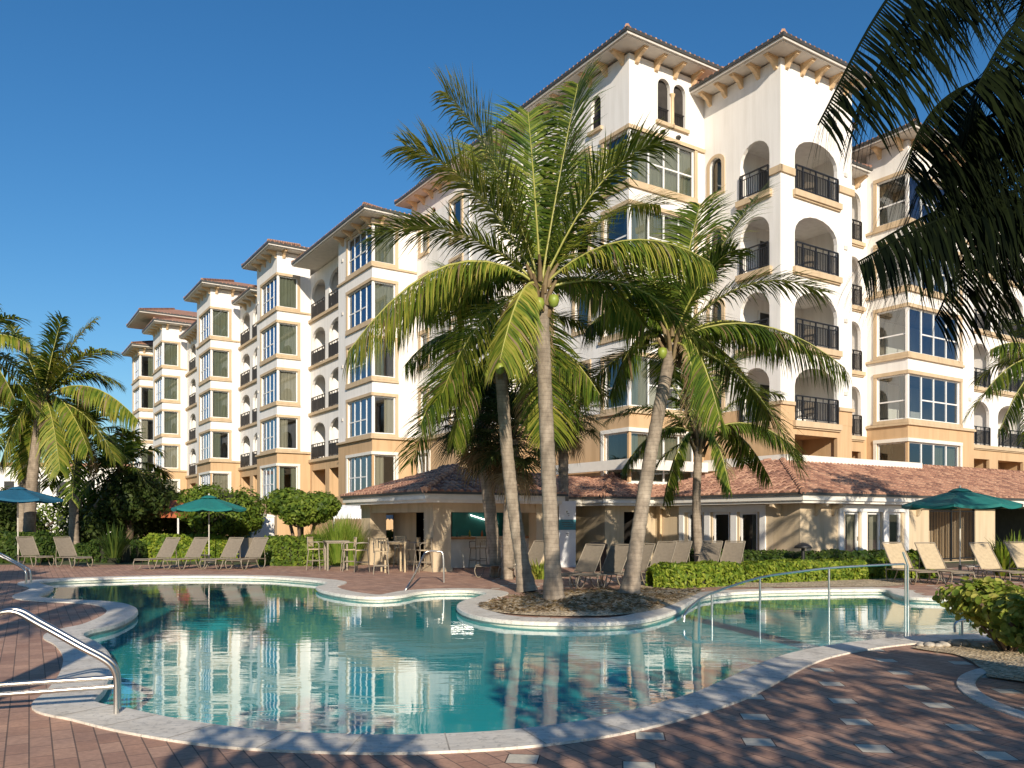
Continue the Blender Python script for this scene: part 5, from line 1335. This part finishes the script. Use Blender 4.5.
def hedge(label,path,w,h,s,dens,mat,seed,name='hedge',cat='hedge',lump=.22,grp='hedges in the planting beds',hascore=True):
    """clipped hedge along a ground path; leaves over the cross-section, twiggy core inside"""
    rng=random.Random(seed); pts=cr_open(path,6); L=[0]
    for a,b in zip(pts,pts[1:]): L.append(L[-1]+(b-a).length)
    mb=MB(); off=Vector((pts[0].x,pts[0].y,0)); n=int(L[-1]*(w+2*h)*dens)
    for i in range(n):
        s_=rng.uniform(0,L[-1]); k=max(j for j in range(len(L)) if L[j]<=s_); k=min(k,len(pts)-2); t=(s_-L[k])/max(1e-6,L[k+1]-L[k])
        p=pts[k].lerp(pts[k+1],t); tg=(pts[k+1]-pts[k]).normalized(); sd=Vector((-tg.y,tg.x,0))
        a=rng.uniform(-.15,math.pi+.15); ca,sa=math.cos(a),math.sin(a); e=.45
        x=(abs(ca)**e)*(1 if ca>0 else -1)*w/2; z=max(0.02,(abs(sa)**e)*h*(1 if sa>0 else .0))
        if rng.random()<.45: z=rng.uniform(.03,h); x=(w/2)*(1 if rng.random()<.5 else -1)*(1-.25*(z/h)**4)
        lf=1+lump*(math.sin(s_*3.1+seed)+.6*math.sin(s_*7.3+a*3)+.5*math.sin(s_*1.3))
        dr=1-.22*rng.random()**2; endf=min(1,s_/ (w*.5)+.35,(L[-1]-s_)/(w*.5)+.35)
        P=p+sd*x*dr*(.9+.1*lf)*endf+Vector((0,0,z*dr*(.85+.15*lf)*(.7+.3*endf)))-off
        nn=(sd*x/(w/2)+Vector((0,0,z/h))+Vector((rng.uniform(-1,1),rng.uniform(-1,1),rng.uniform(-.6,1)))*.9).normalized()
        leafquad(mb,P,nn,s*rng.uniform(.7,1.35),rng,0)
    # core
    A=[];B=[];C=[];D=[]
    for i,p in enumerate(pts):
        tg=(pts[min(i+1,len(pts)-1)]-pts[max(i-1,0)]).normalized(); sd=Vector((-tg.y,tg.x,0)); e=.82*(.5 if i in(0,len(pts)-1) else 1)
        A.append(p+sd*w/2*e-off); B.append(p-sd*w/2*e-off)
    for i in range(3,len(pts)-4 if hascore else 0):
        z=h*.80; q=lambda v,zz:(v.x,v.y,zz)
        mb.quad(q(A[i],0),q(A[i+1],0),q(A[i+1],z*.8),q(A[i],z*.8),1); mb.quad(q(B[i],0),q(B[i+1],0),q(B[i+1],z*.8),q(B[i],z*.8),1)
        mi_=lambda a,b:(a+b)/2
        mb.quad(q(A[i],z*.8),q(A[i+1],z*.8),q(mi_(A[i+1],B[i+1]),z),q(mi_(A[i],B[i]),z),1); mb.quad(q(B[i],z*.8),q(B[i+1],z*.8),q(mi_(A[i+1],B[i+1]),z),q(mi_(A[i],B[i]),z),1)
    o=mb.build(name,[M[mat],M['twig']],None,off); tag(o,label,cat,grp); return o
def pl(*q): return [G(x,y) for x,y in q]
hedge('bright yellow green clipped hedge beside the right palm trunk',pl((650,587),(690,586),(735,583)),1.3,.62,.085,700,'hedge',1)
hedge('long leafy hedge along the back of the right pool arm',pl((742,582),(800,580),(850,578),(905,576)),1.4,.58,.085,700,'hedge',2)
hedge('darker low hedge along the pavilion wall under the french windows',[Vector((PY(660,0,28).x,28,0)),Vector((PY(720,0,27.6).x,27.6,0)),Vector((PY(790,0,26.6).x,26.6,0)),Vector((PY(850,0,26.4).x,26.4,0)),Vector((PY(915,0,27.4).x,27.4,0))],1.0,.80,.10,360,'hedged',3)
hedge('low hedge beside the shaded lounger in front of the sunny windows',[Vector((PY(900,0,25.6).x,25.6,0)),Vector((PY(915,0,25.6).x,25.6,0)),Vector((PY(935,0,25.8).x,25.8,0))],.9,.85,.10,420,'hedge',4)
hedge('rounded dark green hedge mound left of the loungers behind the pool',pl((102,561),(120,562),(142,561)),1.7,.95,.10,330,'hedged',5)
hedge('low pale green hedge behind the lounger row',[Vector((PY(140,0,36).x,36,0)),Vector((PY(185,0,36.5).x,36.5,0)),Vector((PY(235,0,36.5).x,36.5,0))],1.4,1.15,.13,300,'hedge',6)
hedge('mixed hedge in front of the clipped tree and the mushroom lamp',[Vector((PY(264,0,33.5).x,33.5,0)),Vector((PY(300,0,33).x,33,0)),Vector((PY(335,0,33).x,33,0))],2.0,1.15,.12,330,'tree',7)
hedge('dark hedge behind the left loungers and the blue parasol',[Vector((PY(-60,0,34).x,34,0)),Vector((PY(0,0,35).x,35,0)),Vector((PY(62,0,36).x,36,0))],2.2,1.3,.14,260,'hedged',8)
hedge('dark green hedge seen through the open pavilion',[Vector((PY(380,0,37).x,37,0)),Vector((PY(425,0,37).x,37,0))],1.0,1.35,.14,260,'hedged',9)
def spiky(label,p,h,n,mat,seed,w=.03,cat='plant',spread=.7,name='ornamental_grass',grp=None):
    rng=random.Random(seed); mb=MB()
    for i in range(n):
        a=rng.uniform(0,6.283); e=rng.uniform(.1,spread); L=h*rng.uniform(.7,1.2); r=rng.uniform(0,.25)
        d=Vector((math.cos(a)*e,math.sin(a)*e,1)); leaflet(mb,Vector((math.cos(a)*r,math.sin(a)*r,0)),d,L,w,rng,.18*e*2,0,Vector((math.sin(a),-math.cos(a),0)).cross(d))
    o=mb.build(name,[M[mat]],None,p); tag(o,label,cat,grp); return o
G4='clumps of ornamental grass left of the pavilion'
for i,(x,Y,h) in enumerate(((322,33,1.4),(338,32.5,1.75),(352,32.6,1.5),(344,34,1.9))):
    spiky(['tall grass clump left of the high bar table','tall grass clump directly behind the high bar table','grass clump touching the rear pavilion column','tallest grass clump behind the others by the white awning'][i],Vector((PY(x,0,Y).x,Y,0)),h,360,'grassb',20+i,.035,'grass',.5,grp=G4)
spiky('spiky green plant in the bed at the right edge behind the loungers',Vector((PY(1003,0,26.4).x,26.4,0)),1.15,120,'hedge',30,.09,'plant',.8,'leafy_plant')
spiky('upright leafy plant in front of the gate pillar',Vector((PY(1016,0,27).x,27,0)),1.3,120,'grassb',31,.08,'plant',.6,'leafy_plant')
spiky('spiky plant rising from the rounded dark hedge at the left',Vector((PY(114,0,32.5).x,32.5,.3)),1.3,140,'hedged',32,.07,'plant',.7,'leafy_plant')
spiky('small yellow leafed plant behind the leftmost palm trunk',Vector((PY(540,0,25).x,25,0)),.6,90,'grape',33,.08,'plant',.9,'leafy_plant')
# clipped topiary trees
def topiary(label,x,Y,r,zc,rz,seed,n,mat='tree',cat='tree'):
    rng=random.Random(seed); p=Vector((PY(x,0,Y).x,Y,0)); o=empty('clipped_tree',p,0,label,cat)
    b=MB()
    for k in range(4):
        a=k*1.7+seed; b.tube(cr_open([(.18*math.cos(a),.18*math.sin(a),0),(.3*math.cos(a),.3*math.sin(a),zc*.35),(.75*r*.6*math.cos(a),.75*r*.6*math.sin(a),zc)]),.07,7,0,True,None)
    b.build('trunk',[M['bark']],o)
    c=MB(); core(c,(0,0,zc+.1*rz),r*.72,r*.72,rz*.62,1)
    for k in range(9):
        a=k*2.4; q=r*.48; cc=(q*math.cos(a),q*math.sin(a),zc+rz*(.25*math.sin(k*1.9)+.08)); ell_mass(c,cc,r*.55,r*.55,rz*.66,n//9,.13,rng,0,.15)
    c.build('crown',[M[mat],M['twig']],o)
topiary('clipped umbrella shaped tree left of the pavilion, sunlit',302,33.5,1.45,2.25,.85,3,9000)
topiary('clipped tree behind the dark teal parasol',222,38,1.9,2.0,1.5,5,9000)
# sea grape like bush in the lower right
rng=random.Random(9)
def big_shrub(label,p,r,h,n,s,mat,seed,name='leafy_bush'):
    rng=random.Random(seed); o=empty(name,p,0,label,'bush'); b=MB()
    for k in range(7):
        a=k*.9+seed; b.tube(cr_open([(0.05*math.cos(a),.05*math.sin(a),0),(r*.35*math.cos(a),r*.35*math.sin(a),h*.4),(r*.7*math.cos(a),r*.7*math.sin(a),h*.75)]),.022,6)
    b.build('stem',[M['bark']],o); c=MB()
    for k in range(12):
        a=k*2.4; q=r*.58*math.sqrt((k+.5)/12)
        cc=Vector((q*math.cos(a),q*math.sin(a),h*(.62+.2*math.sin(k*2.2)))); 
        for i in range(n//12):
            z=rng.uniform(-1,1); aa=rng.uniform(0,6.28); qq=math.sqrt(1-z*z); d=Vector((qq*math.cos(aa),qq*math.sin(aa),z)); rr=r*.42*(1-.5*rng.random()**2)
            pp=cc+Vector((d.x*rr,d.y*rr,d.z*h*.32*(1-.5*rng.random()**2)))
            nn=(d+Vector((rng.uniform(-1,1),rng.uniform(-1,1),rng.uniform(0,1)))*.7).normalized()
            # rounded leaf: hexagon, slightly cupped
            u_=nn.cross(Vector((rng.uniform(-1,1),rng.uniform(-1,1),rng.uniform(-1,1)))); 
            if u_.length<.05: continue
            u_.normalize(); v_=nn.cross(u_); ss=s*rng.uniform(.6,1.25)*.5
            ring=[pp+u_*ss*1.25*math.cos(t*math.pi/4)+v_*ss*.85*math.sin(t*math.pi/4) for t in range(8)]
            c.add([pp-nn*ss*.25]+ring,[(0,1+t,1+(t+1)%8) for t in range(8)],0,True)
    c.build('foliage',[M[mat]],o); return o
big_shrub('glossy broad leaved bush on the right edge beside the pool coping',G(1008,652),.95,.92,3200,.088,'grape',1)
big_shrub('dark leafy bush at the lower right corner inside the kerb ring',G(1066,692),.75,.95,2800,.08,'grape',2)
# background trees at the left
def tree(label,x,Y,zc,r,rz,seed,n,mat='treed',s=.17,lean=0,name='leafy_tree',grp='dark trees behind the left palms'):
    rng=random.Random(seed); p=Vector((PY(x,0,Y).x,Y,0)); o=empty(name,p,0,label,'tree',grp)
    b=MB(); b.tube(cr_open([(0,0,0),(.1+lean*.4,0,zc*.5),(lean,0,zc)]),.2,8,0,True)
    for k in range(5):
        a=k*1.3+seed; b.tube([(lean*.6,0,zc*.6),(lean+r*.6*math.cos(a),r*.6*math.sin(a),zc+rz*.3*math.sin(k))],.08,6)
    b.build('trunk',[M['bark']],o); c=MB()
    for k in range(11):
        a=k*2.4+seed; q=r*.62*math.sqrt((k+.5)/11); cc=(lean+q*math.cos(a),q*math.sin(a),zc+rz*.5*math.sin(k*2.1))
        ell_mass(c,cc,r*.45,r*.45,rz*.5,n//11,s,rng,0,.2,.5)
    c.build('crown',[M[mat]],o); return o
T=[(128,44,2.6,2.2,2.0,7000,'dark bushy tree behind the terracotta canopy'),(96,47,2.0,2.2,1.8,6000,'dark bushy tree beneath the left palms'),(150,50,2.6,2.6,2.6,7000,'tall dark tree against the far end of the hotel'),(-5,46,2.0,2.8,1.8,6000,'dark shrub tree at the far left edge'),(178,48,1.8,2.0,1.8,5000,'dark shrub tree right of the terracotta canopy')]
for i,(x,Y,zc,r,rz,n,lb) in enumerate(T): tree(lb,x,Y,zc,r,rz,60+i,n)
tree('sunlit green shrub behind the blue parasol',40,56,1.6,2.4,1.6,71,1800,'tree')
hedge('flowering low hedge at the end of the garden path',[Vector((PY(74,0,36).x,36,0)),Vector((PY(102,0,36).x,36,0))],1.2,.8,.12,260,'hedged',72)
# litter on the mulch
rng=random.Random(12); mb=MB()
for i in range(2600):
    x=rng.uniform(478,700); y=rng.uniform(589,615)
    p=G(x,y)
    # inside test by winding
    ins=False; j=len(island)-1
    for k in range(len(island)):
        a,b=island[k],island[j]
        if (a.y>p.y)!=(b.y>p.y) and p.x<(b.x-a.x)*(p.y-a.y)/(b.y-a.y)+a.x: ins=not ins
        j=k
    if not ins: continue
    cen=sum(island,Vector())/len(island); dd=1-(p-cen).length/3.2
    leafquad(mb,Vector((p.x,p.y,.055+.05*max(0,min(1,dd))+rng.uniform(0,.03))),Vector((rng.uniform(-.5,.5),rng.uniform(-.5,.5),1)).normalized(),rng.uniform(.04,.10),rng,0,2.0)
o=mb.build('leaf_litter',[M['palmdry']]); tag(o,'dry leaf litter scattered over the mulch of the palm island','leaf litter',kind='stuff')
# ---- unseen planting out of view, added to cast the long shadows
if SHADE:
    def shade_tree(x,y,zc,r,rz,seed,n=1500,s=.5,lb='unseen tree out of view, casting shade on the deck'):
        rng=random.Random(seed); o=empty('leafy_tree',(x,y,0),0,lb,'tree','unseen trees casting shade'); b=MB(); b.tube([(0,0,0),(0,0,zc)],.2,8); b.build('trunk',[M['bark']],o)
        c=MB()
        for k in range(7):
            a=k*2.4+seed; q=r*.55*math.sqrt((k+.5)/7); ell_mass(c,(q*math.cos(a),q*math.sin(a),zc+rz*.45*math.sin(k*2.1)),r*.5,r*.5,rz*.55,n//7,s,rng,0,.2,.6)
        c.build('crown',[M['treed']],o)
    for a in SHADE_TREES: shade_tree(*a)
    rng=random.Random(5)
    for (x,y,z) in SHADE_PALMS:
        o=empty('palm_tree',(x,y,0),0,'unseen palm out of view, casting shade on the deck','palm tree','unseen palms casting shade')
        b=MB(); b.tube([(0,0,0),(.1,0,z*.5),(0,0,z)],.2,8,0,True,[.26,.2,.16]); b.build('trunk',[M['pbark']],o); c=MB()
        for i in range(14):
            a=i*2.4; e=R(70-100*(i+.5)/14); L=3.4; d=Vector((math.cos(a)*math.cos(e),math.sin(a)*math.cos(e),math.sin(e))); C=Vector((0,0,z))
            frond(c,bez(C,C+d*L*.5+Vector((0,0,.6)),C+d*L*.8+Vector((0,0,-1.1)),7),rng,34,.9,.07,.3,(2,0),2)
        c.build('crown',[M[k] for k in PM],o)
    # unseen hedges added behind the camera, height and density set for their shade
    for (x0,y0,x1,y1,h,sd) in SHADE_HEDGES:
        hedge('unseen tall hedge added behind the camera for shade',[Vector((x0,y0,0)),Vector(((x0+x1)/2,(y0+y1)/2,0)),Vector((x1,y1,0))],.9,h,.15,62,'treed',sd,hascore=False,grp='unseen hedges added for shade')
# ================================================================= CAMERA, SUN, SKY
cam=bpy.data.cameras.new('camera'); co=bpy.data.objects.new('camera',cam); COL.objects.link(co); scene.camera=co
co.location=(0,0,EYE); co.rotation_euler=(R(90),0,0); cam.sensor_width=36; cam.lens=36*F/1024
cam.shift_y=(HY-384)/1024; cam.clip_start=.05; cam.clip_end=5000
SUNAZ=math.atan2(.176,-.984)   # clockwise from +Y
EL=R(SUN_EL)
sd=bpy.data.lights.new('sun','SUN'); sd.energy=SUN_E; sd.angle=R(.5); sd.color=(1,.88,.72)
so=bpy.data.objects.new('sun',sd); COL.objects.link(so)
tosun=Vector((math.sin(SUNAZ)*math.cos(EL),math.cos(SUNAZ)*math.cos(EL),math.sin(EL)))
so.rotation_euler=(tosun).to_track_quat('Z','Y').to_euler(); so.location=(0,-20,30)
w=bpy.data.worlds.new('World'); scene.world=w; w.use_nodes=True; nt=w.node_tree; bg=nt.nodes['Background']
sk=nt.nodes.new('ShaderNodeTexSky'); sk.sky_type='NISHITA'; sk.sun_disc=False; sk.sun_elevation=EL; sk.sun_rotation=SUNAZ
sk.air_density=SKY[0]; sk.dust_density=SKY[1]; sk.ozone_density=SKY[2]; sk.altitude=0
hs=nt.nodes.new('ShaderNodeHueSaturation'); hs.inputs['Saturation'].default_value=1.15; nt.links.new(sk.outputs[0],hs.inputs['Color']); nt.links.new(hs.outputs[0],bg.inputs[0]); bg.inputs[1].default_value=SKY[3]
vs_=scene.view_settings; vs_.view_transform='Standard'; vs_.look='None'; vs_.gamma=1; vs_.use_curve_mapping=False; vs_.exposure=EXPO
scene.cycles.max_bounces=8; scene.cycles.transparent_max_bounces=16
